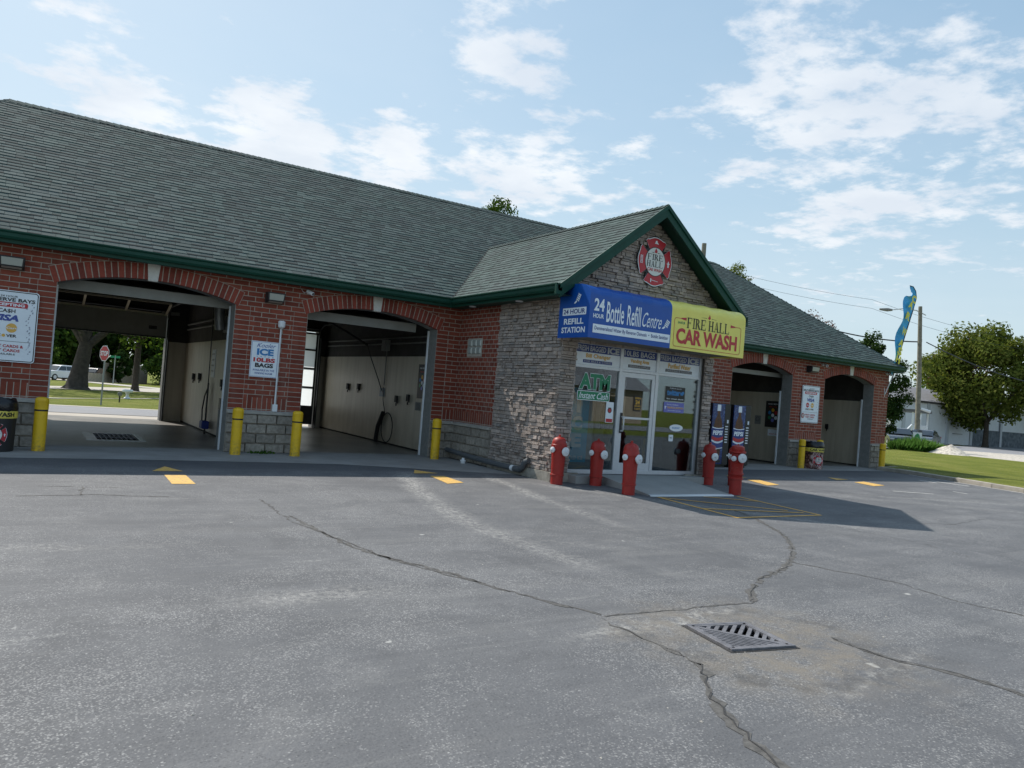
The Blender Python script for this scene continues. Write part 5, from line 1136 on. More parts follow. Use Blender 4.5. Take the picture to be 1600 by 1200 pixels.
# ================================================================== vending machines
m_vm = mat('machine_blue', (.008,.03,.17), .25, spec=.6); m_cola = mat('cola_brown', (.085,.022,.012), .25, nz=.5, nscale=9); m_splash = mat('machine_splash', fn=lambda k, b, tc: k.ramp(k.noise(tc.outputs['Object'], 11, 6, .7), [(.45, (.006,.02,.11)), (.58, (.02,.06,.22)), (.72, (.15,.24,.42))]), rough=.25)
def vending(label, loc):
    t = thing('vending_machine', label, 'vending machine', loc, 0, 'blue cola vending machines')
    q = MB(); q.box(0,.74,0,.78,.06,1.84); q.box(.04,.70,.04,.74,0,.06); child(q, 'cabinet', m_black, t, bevel=.01)
    F = FS(0, 0, -.03); q = MB(); q.box(0,.50,-.03,0,.10,1.82); fp = child(q, 'front_panel', m_splash, t, bevel=.006)
    q = MB(); cx = .25
    flat(q, F, [(cx-.07,1.80),(cx+.07,1.80),(cx+.075,1.62),(cx-.075,1.62)], .003, 1)
    flat(q, F, [(cx-.05,1.64),(cx+.05,1.64),(cx+.06,1.5),(cx+.14,1.34),(cx+.17,1.2),(cx+.165,1.10),(cx-.165,1.10),(cx-.17,1.2),(cx-.14,1.34),(cx-.06,1.5)], .002, 0)
    def wave(z0, z1, m, c, A=.03): 
        N = 10; lo = [(.02+.46*i/N, z0-A*math.sin(math.pi*i/N)) for i in range(N+1)]; hi = [(.02+.46*i/N, z1-A*math.sin(math.pi*i/N)) for i in range(N, -1, -1)]; flat(q, F, lo+hi, c, m)
    wave(.56, 1.16, 1, .003); wave(.585, 1.135, 2, .0036); text(q, 'PEPSI', F, .05, .45, .93, 1.06, .005, 1, .05, .12); wave(.80, .90, 3, .0045, .05); wave(.75, .80, 1, .0045, .06)
    flat(q, F, [(cx-.15,.55),(cx+.15,.55),(cx+.13,.25),(cx-.13,.25)], .002, 0)
    child(q, 'graphic', [m_cola, m_signw, m_navy, m_red], fp)
    q = MB(); q.box(.505,.735,-.03,0,.10,1.82); cp_ = child(q, 'control_panel', m_black, t, bevel=.004); q = MB()
    for i in range(7): q.box(.55,.66,-.036,-.03,.72+i*.075,.75+i*.075)
    q.box(.60,.66,-.04,-.03,1.28,1.38); child(q, 'button', m_signw, cp_); q = MB(); q.box(.08,.44,-.036,-.03,.14,.22); child(q, 'dispense_slot', m_black, t)
vending('blue cola vending machine partly hidden by the stone pier', (7.80,-.93,.004)); vending('blue cola vending machine nearer the third bay, with its buttons showing', (8.66,-.95,.004))

# ================================================================== lamps, cameras, conduit
def walllight(label, x, z, w=.34):
    t = thing('wall_light', label, 'wall light', (x,0,z), group='wall pack lights under the eaves')
    q = MB(); q.box(-w/2,w/2,-.06,0,-.11,.11); q.add([(-w/2,-.06,-.11),(w/2,-.06,-.11),(w/2,-.06,.11),(-w/2,-.06,.11),(-w/2+.02,-.20,-.07),(w/2-.02,-.20,-.07),(w/2,-.22,.10),(-w/2,-.22,.10)], [(0,1,5,4),(3,7,6,2),(1,2,6,5),(0,4,7,3),(4,5,6,7)]); child(q, 'housing', m_dark, t, bevel=.004)
    q = MB(); q.add([(-w/2+.04,-.207,-.055),(w/2-.04,-.207,-.055),(w/2-.03,-.226,.075),(-w/2+.03,-.226,.075)], [(0,1,2,3)]); q.add([(-w/2+.04,-.10,-.104),(w/2-.04,-.10,-.104),(w/2-.04,-.19,-.079),(-w/2+.04,-.19,-.079)], [(0,3,2,1)]); child(q, 'lens', mat('lamp_lens', (.38,.38,.33), .25) if 'lamp_lens' not in bpy.data.materials else bpy.data.materials['lamp_lens'], t)
walllight('wall pack light above the cut-off payment sign at the left edge', -8.98, 3.22, .38); walllight('wall pack light on the brick pier above the small ice sign', -4.43, 3.22, .36); walllight('wall pack light on the brick pier above the right payment sign', 13.35, 3.25, .42)
def camera_(label, x, z, aim):
    t = thing('security_camera', label, 'security camera', (x,0,z), group='small white security cameras')
    q = MB(); q.lathe([(.045,0),(.045,.02),(.02,.03)], (0,0,0), (0,-1,0)); q.tube([(0,-.02,0),(0,-.09,-.005),(.0,-.10,-.02)], .014); child(q, 'bracket', m_white, t, True)
    q = MB(); q.lathe([(.038,-.08),(.042,-.06),(.042,.08),(.036,.085)], (0,-.12,-.02), aim, 16); child(q, 'housing', m_white, t, True); q = MB(); q.lathe([(.028,0),(.02,.006)], V((0,-.12,-.02))+V(aim).normalized()*.085, aim, 12); child(q, 'lens', m_black, t, True)
    q = MB(); q.tube([(-.02,-.01,0),(-.09,-.02,-.03),(-.13,-.02,.0),(-.16,-.005,.05)], .005, 5); child(q, 'cable', m_white, t)
camera_('security camera on the brick between the ice sign pier and second bay', -3.72, 3.45, (.5,-.8,-.35)); camera_('security camera between the two right bays, next to the wall light', 14.02, 3.47, (-.5,-.8,-.3)); camera_('security camera at the far right corner of the building', 17.80, 3.47, (-.4,-.8,-.3))
t = thing('conduit', 'vertical white electrical conduit with two boxes on the brick pier', 'conduit', (-4.24,0,0)); q = MB(); q.tube([(0,-.03,1.0),(.0,-.03,2.64)], .018, 10); child(q, 'pipe', m_white, t, True); q = MB(); q.lathe([(.02,2.60),(.07,2.64),(.075,2.75),(.05,2.77)], (0,-.05,0)); q.box(-.05,.05,-.09,0,2.63,2.75); child(q, 'junction_box', m_white, t, bevel=.004); q = MB(); q.box(-.05,.05,-.07,0,.87,1.02); child(q, 'outlet_box', m_white, t, bevel=.006)
t = thing('drain_pipe', 'dark grey pipe lying along the foot of the entrance side wall', 'pipe', (0,0,0)); q = MB(); q.tube([(-.14,-.02,.20),(-.15,-1.0,.16),(-.15,-2.2,.13),(-.14,-3.1,.12)], .055, 14); child(q, 'pipe', mat('pvc_grey', (.10,.11,.12), .45), t, True); q = MB(); q.tube([(-.14,-3.05,.12),(-.14,-3.25,.125),(-.14,-3.36,.19),(-.13,-3.40,.29),(-.10,-3.5,.33)], .062, 14); child(q, 'elbow', bpy.data.materials['pvc_grey'], t, True); q = MB(); q.tube([(-.14,-2.95,.12),(-.14,-3.05,.12)], .064, 14); child(q, 'coupling', m_white, t, True)
t = MB(); t.lathe([(.05,0),(.05,.035),(.065,.04),(.065,.075),(.035,.08),(.03,.11),(.028,.12)], (0,0,0), n=16); o = t.build('pipe_cap', m_white, None, True); o.location = (-.32,-1.22,.004); tag(o, 'small white plastic pipe cap on the ground by the side wall', 'pipe cap')

# ================================================================== things in the bays
def wpanel(name, label, cat, x, y, z, w, h, fn, mats):
    t = thing(name, label, cat, (x,y,z)); q = MB(); q.box(-.012,0,-w/2,w/2,0,h); o = child(q, 'panel', mats[0], t); q = MB(); fn(q, Fr((-.014,w/2,0), (0,-1,0), (0,0,1), (-1,0,0)), w, h); child(q, 'graphic', mats, t); return t
PM = [m_black, m_signw, m_red, m_cyan, m_gold, m_sgreen, m_purple]
def poster(q, F, w, h):
    text(q, 'WASH MENU', F, .15*w, .85*w, .86*h, .91*h, .003, 1, .01)
    for i in range(6): a = R(60*i+30); disc(q, F, w/2+.24*w*math.cos(a), .46*h+.24*w*math.sin(a)*1.15, .105*w, .003, (2,4,3,5,6,1)[i], 16)
    disc(q, F, w/2, .46*h, .10*w, .003, 1, 16); text(q, 'FIRE HALL', F, .25*w, .75*w, .76*h, .80*h, .003, 2, .01)
wpanel('wash_menu_poster', 'black wash menu poster on the wall of the dark second bay', 'poster', -.285, 1.24, 1.34, .50, .86, poster, PM)
wpanel('wash_menu_poster', 'black wash menu poster on the wall of the third bay', 'poster', 12.885, 1.0, 1.21, .62, .90, poster, PM)
txtw = lambda words: (lambda q, F, w, h: [text(q, s, F, .1*w, .9*w, a*h, b*h, .003, m, .02) for s, a, b, m in words])
wpanel('notice_plate', 'grey notice plate below the poster in the second bay', 'sign', -.285, 1.38, 1.03, .30, .21, txtw([('NOTICE',.7,.9,0),('NO DUMPING',.2,.4,0)]), [m_jamb, m_greyd, m_red])
wpanel('notice_plate', 'white notice stickers under the poster in the third bay', 'sign', 12.885, .85, .92, .62, .22, txtw([('CAUTION',.6,.85,2),('STAY CLEAR',.2,.4,3)]), PM[1:2]+PM)
wpanel('warning_sign', 'small square warning sign left of the third bay poster', 'sign', 12.885, 1.62, 1.28, .24, .30, lambda q, F, w, h: (disc(q, F, w/2, h*.58, .08, .003, 1), disc(q, F, w/2, h*.58, .06, .0035, 0)), [m_jamb, m_greyd, m_red])
wpanel('instruction_board', 'tall narrow white instruction board on the left bay wall', 'sign', -4.645, 4.5, 1.45, .42, .72, txtw([('HIGH PRESSURE',.8,.86,1),('SOAP',.6,.66,1),('RINSE',.4,.46,1),('WAX',.2,.26,1)]), [m_signw, m_greyd])
wpanel('card_reader', 'pale blue payment panel beside the boom hose in the second bay', 'panel', -.285, 3.75, 1.28, .34, .24, txtw([('PAY HERE',.5,.7,1)]), [mat('panel_bluegrey', (.20,.26,.32), .5), m_greyd])
def clip(label, x, y, z, g='mat clips on the bay walls'):
    t = MB(); t.box(x-.02,x,y-.045,y+.045,z-.10,z+.10); t.box(x-.07,x-.02,y-.05,y-.028,z-.07,z+.11); t.box(x-.07,x-.02,y+.028,y+.05,z-.07,z+.11); t.box(x-.05,x-.02,y-.012,y+.012,z-.16,z-.08); o = t.build('mat_clip', m_black); tag(o, label, 'mat clip', g)
clip('left mat clip of the pair deep on the left bay wall', -4.645, 7.0, 1.40); clip('right mat clip of the pair deep on the left bay wall', -4.645, 6.1, 1.42); clip('mat clip near the front of the left bay wall, by the jamb', -4.645, 3.15, 1.32)
clip('left mat clip of the pair deep in the second bay', -.285, 6.4, 1.46); clip('right mat clip of the pair deep in the second bay', -.285, 5.52, 1.48); clip('mat clip left of the poster in the second bay', -.285, 2.68, 1.24); clip('mat clip next to the poster in the second bay', -.285, 1.95, 1.3)
clip('mat clip on the wall of the fourth bay', 17.385, 2.0, 1.35)
t = thing('wash_brush', 'blue foam brush on a black hose hanging on the left bay wall', 'brush', (0,0,0))
q = MB(); q.tube([(-4.70,4.75,3.4),(-4.70,4.72,2.2),(-4.70,4.68,1.3),(-4.70,4.60,.5),(-4.72,4.5,.2)], .014, 6); q.tube([(-4.72,4.6,1.15),(-4.74,4.8,.95),(-4.74,4.98,.6),(-4.74,4.9,.3),(-4.74,4.66,.22)], .018, 6); child(q, 'hose', m_black, t)
q = MB(); q.tube([(-4.72,4.55,1.3),(-4.74,4.45,.35),(-4.74,4.42,-.02)], .022, 8); child(q, 'handle', m_black, t); q = MB(); q.box(-4.86,-4.68,4.22,4.58,.14,.34); child(q, 'brush_head', mat('brush_blue', (.01,.03,.22), .6), t, bevel=.03)
t = thing('wand_holder', 'black spray wand and looped hose on the second bay wall', 'spray wand', (0,0,0)); q = MB(); q.tube([(-.34,3.84,.02),(-.34,3.75,.45),(-.36,3.4,.85)], .06, 10); child(q, 'holster', m_black, t, True)
q = MB(); P = []
for i in range(20):
    a = 2*math.pi*i/19; P.append((-.33, 3.15+.38*math.cos(a+1.4), .46+.40*math.sin(a+1.4)))
q.tube(P, .014, 6); q.tube([(-.31,3.4,.85),(-.31,3.6,1.2),(-.31,3.62,1.55)], .010, 6); child(q, 'hose', m_black, t)
t = thing('ceiling_boom', 'overhead swing boom with a hanging hose in the second bay', 'boom', (0,0,0)); q = MB(); q.tube([(-2.2,4.6,3.45),(-1.2,4.6,3.05),(-.5,4.62,2.72)], .03, 8); child(q, 'arm', m_dark, t, True); q = MB(); q.tube([(-.5,4.62,2.72),(-.42,4.5,2.4),(-.33,4.0,1.75),(-.31,3.75,1.45)], .014, 6); child(q, 'hose', m_black, t)
t = thing('ceiling_boom', 'overhead boom pipe under the ceiling of the left bay', 'boom', (0,0,0)); q = MB(); q.tube([(-6.6,4.4,3.5),(-5.6,4.5,3.25),(-4.75,4.7,3.3)], .03, 8); child(q, 'arm', m_dark, t, True)
t = thing('heater_duct', 'white pipe elbow high on the left bay wall behind the jamb', 'pipe', (0,0,0)); q = MB(); q.tube([(-4.95,2.7,3.4),(-4.95,2.7,2.95),(-4.90,2.75,2.6)], .12, 14); child(q, 'duct', mat('duct_grey', (.35,.36,.37), .4, .5), t, True)
t = thing('bay_cabinet', 'grey steel coin box post at the right jamb of the left bay', 'cabinet', (-5.0,1.1,0)); q = MB(); q.box(-.10,.16,-.12,.12,0,.80); child(q, 'post', m_jamb, t, bevel=.01); q = MB(); q.box(-.11,.05,-.10,.10,.80,1.04); child(q, 'box', m_black, t, bevel=.01)
for i in range(1):
    t = thing('strip_light', 'unlit strip light on the back wall of the left bay', 'light', (-4.9,8.9,3.25)); q = MB(); q.box(-.5,.0,-.10,-.02,-.05,.05); child(q, 'housing', m_jamb, t, bevel=.01)
t = thing('wall_conduit', 'grey conduits and switch boxes on the dark upper wall of the second bay', 'conduit', (0,0,0)); q = MB()
for y, z in ((1.2,2.75),(1.2,2.9)): q.tube([(-.31,.6,z),(-.31,8.6,z)], .022, 6)
q.tube([(-.31,3.6,2.9),(-.31,3.6,1.6)], .015, 6); child(q, 'pipe', m_jamb, t); q = MB(); q.box(-.42,-.28,3.45,3.75,2.55,2.85); child(q, 'switch_box', m_jamb, t, bevel=.01)
t = thing('wall_conduit', 'grey conduits on the dark upper wall of the left bay', 'conduit', (0,0,0)); q = MB()
for z in (2.8,2.95): q.tube([(-4.68,.6,z),(-4.68,8.6,z)], .025, 6)
child(q, 'pipe', m_jamb, t); q = MB(); q.box(-4.80,-4.64,2.6,2.95,2.55,2.9); child(q, 'switch_box', m_jamb, t, bevel=.01)
# weeds
m_weed = leaf('weed_green', (.04,.10,.02), (.07,.15,.03), (.12,.20,.05))
def weeds(q, c, r, h, n, seed):
    rnd = random.Random(seed)
    for i in range(n):
        a = rnd.uniform(0, 6.28); rr = r*math.sqrt(rnd.random()); x, y = c[0]+rr*math.cos(a), c[1]+rr*math.sin(a)*.6; hh = h*rnd.uniform(.4, 1)*(1-.5*rr/r); d = V((rnd.gauss(0,.5), rnd.gauss(0,.5), 1)).normalized()
        s = d.orthogonal().normalized()*.012*(1+h*2); b = V((x,y,c[2])); q.add([b-s, b+s, b+d*hh*.6+s*1.6, b+d*hh, b+d*hh*.6-s*1.6], [(0,1,2,3,4)])
q = MB(); weeds(q, (-4.45,-.12,.0), .28, .12, 90, 1); tag(q.build('weed_clump', m_weed), 'small green weeds growing at the foot of the block plinth', 'weeds')
# ================================================================== trees
def tree(label, x, y, h, rad, m, trunk=.3, base=.25, seed=0, n=5000, ls=.35, z=None, group=None, squash=1., forks=None, name='tree', trunkh=None, lean=(0,0), flare=1.6):
    """h total height; crown from base*h to h with half width rad"""
    rnd = random.Random(seed); z = tz(x, y) if z is None else z
    t = thing(name, label, 'tree', (x, y, z), 0, group)
    th = trunkh or h*base*1.15; q = MB(); lx, ly = lean
    q.tube([(0,0,-.1),(lx*.02,0,.12*trunk/.3),(lx*.2,ly*.2,.5*trunk/.3),(lx*.5,ly*.5,th*.6),(lx,ly,th)], [trunk*flare,trunk*1.25,trunk,trunk*.85,trunk*.72], 12)
    tips = []
    fk = forks or [(math.cos(i*2.4)*rad*.6, math.sin(i*2.4)*rad*.6, h*rnd.uniform(.55, .85)) for i in range(6)]
    for fx, fy, fz in fk:
        a = V((lx, ly, th*.93)); b = V((fx, fy, fz)); c = a.lerp(b, .5)+V((0, 0, -.06*h if not forks else -.02*h)); q.tube([a, c, b], [trunk*.5, trunk*.33, trunk*.10], 7)
        for k in range(2): e = b+V((rnd.gauss(0, rad*.25), rnd.gauss(0, rad*.25), rnd.uniform(0, h*.12))); q.tube([c.lerp(b, .4+.3*k), e], [trunk*.2, trunk*.04], 5)
    child(q, 'trunk', m_bark, t, True)
    q = MB(); cz = h*(1+base)/2; hz = h*(1-base)/2; nc = 46
    for i in range(nc):
        while True:
            u = V((rnd.uniform(-1,1), rnd.uniform(-1,1), rnd.uniform(-1,1)))
            if .25 < u.length < 1: break
        if rnd.random() < .75: u = u.normalized()*rnd.uniform(.62, .95)
        wz = 1-.35*max(0, u.z)**1.5
        c = V((u.x*rad*wz, u.y*rad*wz, cz+u.z*hz*squash)); cr_ = rad*rnd.uniform(.16, .34)
        for j in range(n//nc):
            d = V((rnd.gauss(0,1), rnd.gauss(0,1), rnd.gauss(0,.7))).normalized()*cr_*rnd.uniform(.5, 1.08)
            p = c+d; s = ls*rnd.uniform(.5, 1.1); nrm = (d.normalized()+V((rnd.gauss(0,.6), rnd.gauss(0,.6), rnd.gauss(0,.6)+.4))).normalized(); a = nrm.orthogonal().normalized(); a.rotate(Matrix.Rotation(rnd.uniform(0, 6.28), 3, nrm)); b = nrm.cross(a)
            q.add([p-a*s*.5, p-b*s*.3, p+a*s*.5, p+b*s*.3], [(0,1,2,3)])
    child(q, 'crown', m, t)
    return t
# right-hand side
tree('broad olive green tree with a short trunk, the largest right of the utility pole', 79.5, 25.5, 12.8, 6.9, m_leafA, .30, .20, 1, 30000, .50)
tree('tree with reddening leaves behind the broad olive tree, left of it', 90.0, 33.6, 12.9, 3.9, m_leafR, .30, .2, 2, 13000, .5)
tree('dark green tree beyond the far right edge of the broad olive tree', 96, 22, 13.5, 6.5, m_leafB, .35, .15, 3, 6500, .5)
tree('tall dark green tree rising behind the right end of the car wash', 42.3, 15.5, 8.3, 2.0, m_leafB, .18, .05, 4, 14000, .22)
tree('small green tree top peeping over the hip roof left of the dark tree', 42.0, 17.2, 7.5, 1.5, m_leafC, .16, .3, 5, 4500, .22)
tree('pale green tree low behind the utility pole', 92, 38, 9.0, 5.0, m_leafC, .3, .2, 6, 4500, .5)
tree('leafy tree top showing above the main ridge left of the entrance gable', 16.9, 27.3, 14.75, 1.8, m_leafC, .2, .72, 7, 4500, .22)
tree('brownish tree top showing above the roof right of the gable', 32.3, 21.1, 12.3, 2.0, m_leafA, .25, .6, 8, 4500, .18)
tree('twiggy tree top showing above the lower part of the hip roof', 39.9, 19.4, 9.6, 1.8, m_leafR, .2, .55, 9, 4500, .18)
# seen through the left bay
tree('massive old tree with a flared trunk seen through the left bay', -5.88, 43.97, 15, 9.0, m_leafB, .58, .30, 11, 9000, .42, forks=[(-2.2,.5,7.6),(-1.1,-.5,8.0),(3.2,.6,6.4),(5.0,0,8.5),(0.8,1,9)], trunkh=3.2, lean=(.35,0), flare=1.9)
tree('slimmer tree behind the bird bath, seen through the left bay', -1.66, 49.75, 12, 5.5, m_leafC, .26, .30, 12, 8000, .36, trunkh=4.2)
for i, (x, y, h, r_, m, l) in enumerate(((-17,108,13,7,m_leafB,'dark tree behind the white car'), (-8,114,13,7,m_leafC,'green tree behind the trunk of the massive old tree'), (2,116,14,8,m_leafB,'dark tree beyond the board fence'), (11,112,14,6,m_leafC,'mid green tree beyond the right end of the board fence'), (-27,100,16,10,m_leafB,'dark tree far left behind the cars'),
        (-3,132,15,9,m_leafC,'tree far behind the board fence'), (18,112,16,10,m_leafB,'farthest dark tree right of the board fence'))):
    tree(l, x, y, h, r_*1.1, m, .3, .01, 30+i, 9000, 1.0, group=None)
for i, (x, y, h, r_, m, l) in enumerate(((.9,92.5,4.2,1.5,m_leafB,'narrow dark bush in the gap of the board fence'), (8.2,96,5.4,4.0,m_leafB,'large dark bush right of the board fence'), (-9.5,104,5.5,4.5,m_leafC,'bush behind the black car'), (-20,110,7,7,m_leafB,'hedge mass far left behind the white car'), (14,104,6,6,m_leafC,'green hedge mass at the far right behind the lawns'))):
    tree(l, x, y, h, r_, m, .06, .0, 50+i, 6000, .4, name='bush')['category'] = 'bush'

# ---------------- through the left bay: street sign, fence, bird bath, cars
t = thing('stop_sign', 'red octagonal stop sign on a thin post across the rear street', 'road sign', (-6.13,18.29,tz(0,18.29)), R(-62)); q = MB(); q.bar((0,0,0),(0,0,2.40),.045,.045); child(q, 'post', mat('post_grey', (.30,.32,.32), .6), t)
F = Fr((0,-.035,2.08), (1,0,0), (0,0,1), (0,-1,0)); oc = lambda r: [(r*math.cos(R(22.5+45*i)), r*math.sin(R(22.5+45*i))) for i in range(8)]; q = MB(); q.prism(oc(.33), F, 0, .004, 0); flat(q, F, oc(.305), .006, 1); text(q, 'STOP', F, -.24, .24, -.10, .10, .009, 0, .03); child(q, 'plate', [m_signw, m_red], t)
t = thing('bird_bath', 'white pedestal bird bath on the lawn beyond the rear street', 'bird bath', (-4.2,28.73,tz(0,28.73))); q = MB(); q.lathe([(.17,0),(.16,.05),(.08,.1),(.07,.24),(.12,.32),(.14,.34)], n=18); child(q, 'pedestal', m_white, t, True); q = MB(); q.lathe([(.09,.33),(.25,.36),(.27,.44),(.24,.49),(.22,.46),(.06,.40)], n=22); child(q, 'bowl', m_white, t, True)
t = thing('utility_box', 'small round grey box on a post near the stop sign', 'utility box', (-5.1,22.6,tz(0,22.6))); q = MB(); q.tube([(0,0,0),(0,0,.35)], .03); child(q, 'post', m_dark, t); q = MB(); q.lathe([(.03,-.06),(.10,-.04),(.10,.04),(.03,.06)], (0,0,.38), (0,1,0)); child(q, 'box', m_jamb, t, True)
fn = thing('board_fence', 'brown board fence behind the lawns, seen through the left bay', 'fence', (0,0,0)); q = MB()
A, Bq = V((-3.4, 87, tz(0,87))), V((5.5, 104, tz(0,104))); n = 90; random.seed(8)
for i in range(n):
    a = A.lerp(Bq, i/n); b = A.lerp(Bq, (i+.93)/n); h = (1.1 if i < 24 else 2.5)+random.uniform(-.05, .05); q.bar((a+b)/2, (a+b)/2+V((0,0,h)), (b-a).length, .03) if False else q.add([a, b, b+V((0,0,h)), a+V((0,0,h)), a+V((.03,.03,0)), b+V((.03,.03,0)), b+V((.03,.03,h)), a+V((.03,.03,h))], [(0,1,2,3),(5,4,7,6),(3,2,6,7),(1,5,6,2),(4,0,3,7)])
child(q, 'board_panel', m_fence, fn)
t = thing('street_pole', 'thin green street name pole beside the board fence', 'pole', (-.65,81.28,tz(0,81.3))); q = MB(); q.tube([(0,0,0),(0,0,3.3)], .05, 6); child(q, 'post', bpy.data.materials['post_grey'], t); q = MB(); q.box(-.5,.5,-.02,.02,3.0,3.25); child(q, 'name_plate', m_sgreen, t)
t = thing('street_pole', 'short white post between the black car and the board fence', 'pole', (-3.1,84.5,tz(0,84.5))); q = MB(); q.tube([(0,0,0),(0,0,2.0)], .06, 6); q.box(-.15,.15,-.05,.05,1.8,2.05); child(q, 'post', m_white, t)
t = thing('string_lights', 'string of small white lights hung right of the slimmer tree', 'string lights', (0,0,0)); P = [V((-1.3,48,4.05)).lerp(V((4.5,50,4.3)), i/12)-V((0,0,.25*math.sin(math.pi*i/12))) for i in range(13)]; q = MB(); q.tube(P, .012, 4); child(q, 'wire', m_black, t); q = MB()
for p in P[1:]: q.lathe([(.02,0),(.05,-.06),(.03,-.12)], p, n=8)
child(q, 'bulb', m_signw, t)
t = thing('house', 'low house with grey roof beyond the fence on the right', 'house', (12,96,tz(0,96))); q = MB(); q.box(-5,5,0,7,0,2.6); child(q, 'wall', mat('house_tan', (.35,.28,.22), .8), t); q = MB(); q.add([(-5.5,-.5,2.6),(5.5,-.5,2.6),(5.5,7.5,2.6),(-5.5,7.5,2.6),(-3,3.5,4.6),(3,3.5,4.6)], [(0,1,5,4),(1,2,5),(2,3,4,5),(3,0,4)]); child(q, 'roof', mat('house_roof', (.22,.20,.20), .9), t)

def car(label, loc, rz, paint, suv=False, name='parked_car', lamps=True):
    """length along x, nose at +x"""
    t = thing(name, label, 'car', loc, rz); L, Wd = (4.9, 1.92) if suv else (4.8, 1.85); H = 1.75 if suv else 1.45; hw = Wd/2
    if suv: low = [(-2.4,.45),(-2.45,.75),(-2.42,1.08),(-1.0,1.10),(1.15,1.10),(2.15,1.02),(2.42,.85),(2.45,.45),(2.3,.30),(-2.3,.32)]; cab = [(-2.38,1.08),(-2.15,1.62),(-1.2,1.74),(.1,1.74),(.45,1.66),(1.2,1.10)]
    else: low = [(-2.35,.42),(-2.4,.70),(-2.35,.98),(-1.7,1.0),(.9,.96),(2.0,.84),(2.35,.68),(2.38,.40),(2.2,.25),(-2.2,.25)]; cab = [(-2.0,.99),(-1.35,1.34),(-.7,1.44),(.0,1.44),(.25,1.38),(1.15,.95)]
    q = MB(); n = len(low)
    def loft(pts, w0, w1f):
        vs = []; N = len(pts)
        for s, ww in ((-1,1),(-1,.92),(1,.92),(1,1)): pass
        for s in (-1, 1): vs += [(x, s*w1f(z)*w0, z) for x, z in pts]
        return vs, [(i, (i+1) % N, N+(i+1) % N, N+i) for i in range(N)]+[tuple(range(N-1, -1, -1)), tuple(range(N, 2*N))]
    q.add(*loft(low, hw, lambda z: 1-.05*abs(z-.7))); body = child(q, 'body', paint, t, True, .05)
    q = MB(); q.add(*loft(cab, hw*.93, lambda z: 1-.22*(z-.95)/.6)); cb = child(q, 'cabin', paint, t, True, .04)
    q = MB(); base = .05
    wf = lambda z: hw*.93*(1-.22*(z-.95)/.6)+.012; zl, zh = (1.14, 1.62) if suv else (1.02, 1.34)
    x_b, x_f = (-2.0, .75) if suv else (-1.45, .75)
    for s in (-1, 1):
        for a, b in ((x_b, (x_b+x_f)/2-.35), ((x_b+x_f)/2-.29, (x_b+x_f)/2+.40), ((x_b+x_f)/2+.46, x_f)):
            sh = .18 if b == x_f else 0; sb_ = .15 if a == x_b else 0
            q.add([(a,s*wf(zl),zl),(b+sh,s*wf(zl),zl),(b-sh*1.2,s*wf(zh),zh),(a+sb_,s*wf(zh),zh)], [(0,1,2,3) if s < 0 else (3,2,1,0)])
    fx = (1.17,1.15,.50,1.64) if suv else (1.1,1.0,.32,1.37); rx = (-2.36,1.14,-2.19,1.60) if suv else (-1.95,1.03,-1.40,1.34)
    for a in (fx, rx):
        d = .015 if a is fx else -.015; q.add([(a[0]+d,-wf(a[1])+.09,a[1]+.02),(a[0]+d,wf(a[1])-.09,a[1]+.02),(a[2]+d,wf(a[3])-.08,a[3]+.01),(a[2]+d,-wf(a[3])+.08,a[3]+.01)], [(0,1,2,3)])
    child(q, 'car_window', m_cglass, cb)
    for sx in (-1.48, 1.45):
        for s in (-1, 1):
            w_ = MB(); R_ = .36 if suv else .33; w_.lathe([(R_*.6,-.11),(R_,-.10),(R_,.10),(R_*.6,.11)], (sx,s*(hw-.09),R_), (0,s,0), 20); wo_ = child(w_, 'wheel', m_black, t, True)
            w_ = MB(); w_.lathe([(R_*.62,.112),(R_*.5,.09),(.03,.10)], (sx,s*(hw-.09),R_), (0,s,0), 10); child(w_, 'rim', m_alu, wo_)
    xf = 2.46 if suv else 2.40; q = MB(); q.box(xf-.08,xf,-.62,.62,.60,.84) if suv else q.box(xf-.08,xf,-.5,.5,.45,.58); q.box(xf-.10,xf-.005,-.8,.8,.34,.42); child(q, 'grille', m_black, t)
    for s in (-1, 1):
        q = MB(); q.box(xf-.22,xf-.01,s*.80-.14,s*.80+.14,.74,.88) if suv else q.box(xf-.30,xf-.04,s*.76-.14,s*.76+.14,.60,.70); child(q, 'headlight', m_signw if suv else m_alu, t)
        q = MB(); q.box(-xf+.0,-xf+.14,s*.78-.14,s*.78+.14,.80,.96); child(q, 'tail_light', m_red, t)
    return t
p_white = mat('car_white', (.75,.76,.78), .3, coat=.5); p_black = mat('car_black', (.012,.013,.018), .25, coat=.6); p_grey = mat('car_slate', (.035,.045,.065), .25, .3, coat=.6)
car('white sport utility car parked facing the camera beyond the lawns', (-5.9,84.63,tz(0,84.6)+.01), R(-138), p_white, True)
car('black car standing behind the massive old tree', (-1.9,93.5,tz(0,93.5)), R(-120), p_black, True)
car('dark slate sedan parked behind the weedy mound near the utility pole', (51.6,17.0,.02), R(-160), p_grey)
car('black car with a chrome nose beside the sedan, next to the far brick corner', (45.6,15.6,.02), R(-140), p_black)

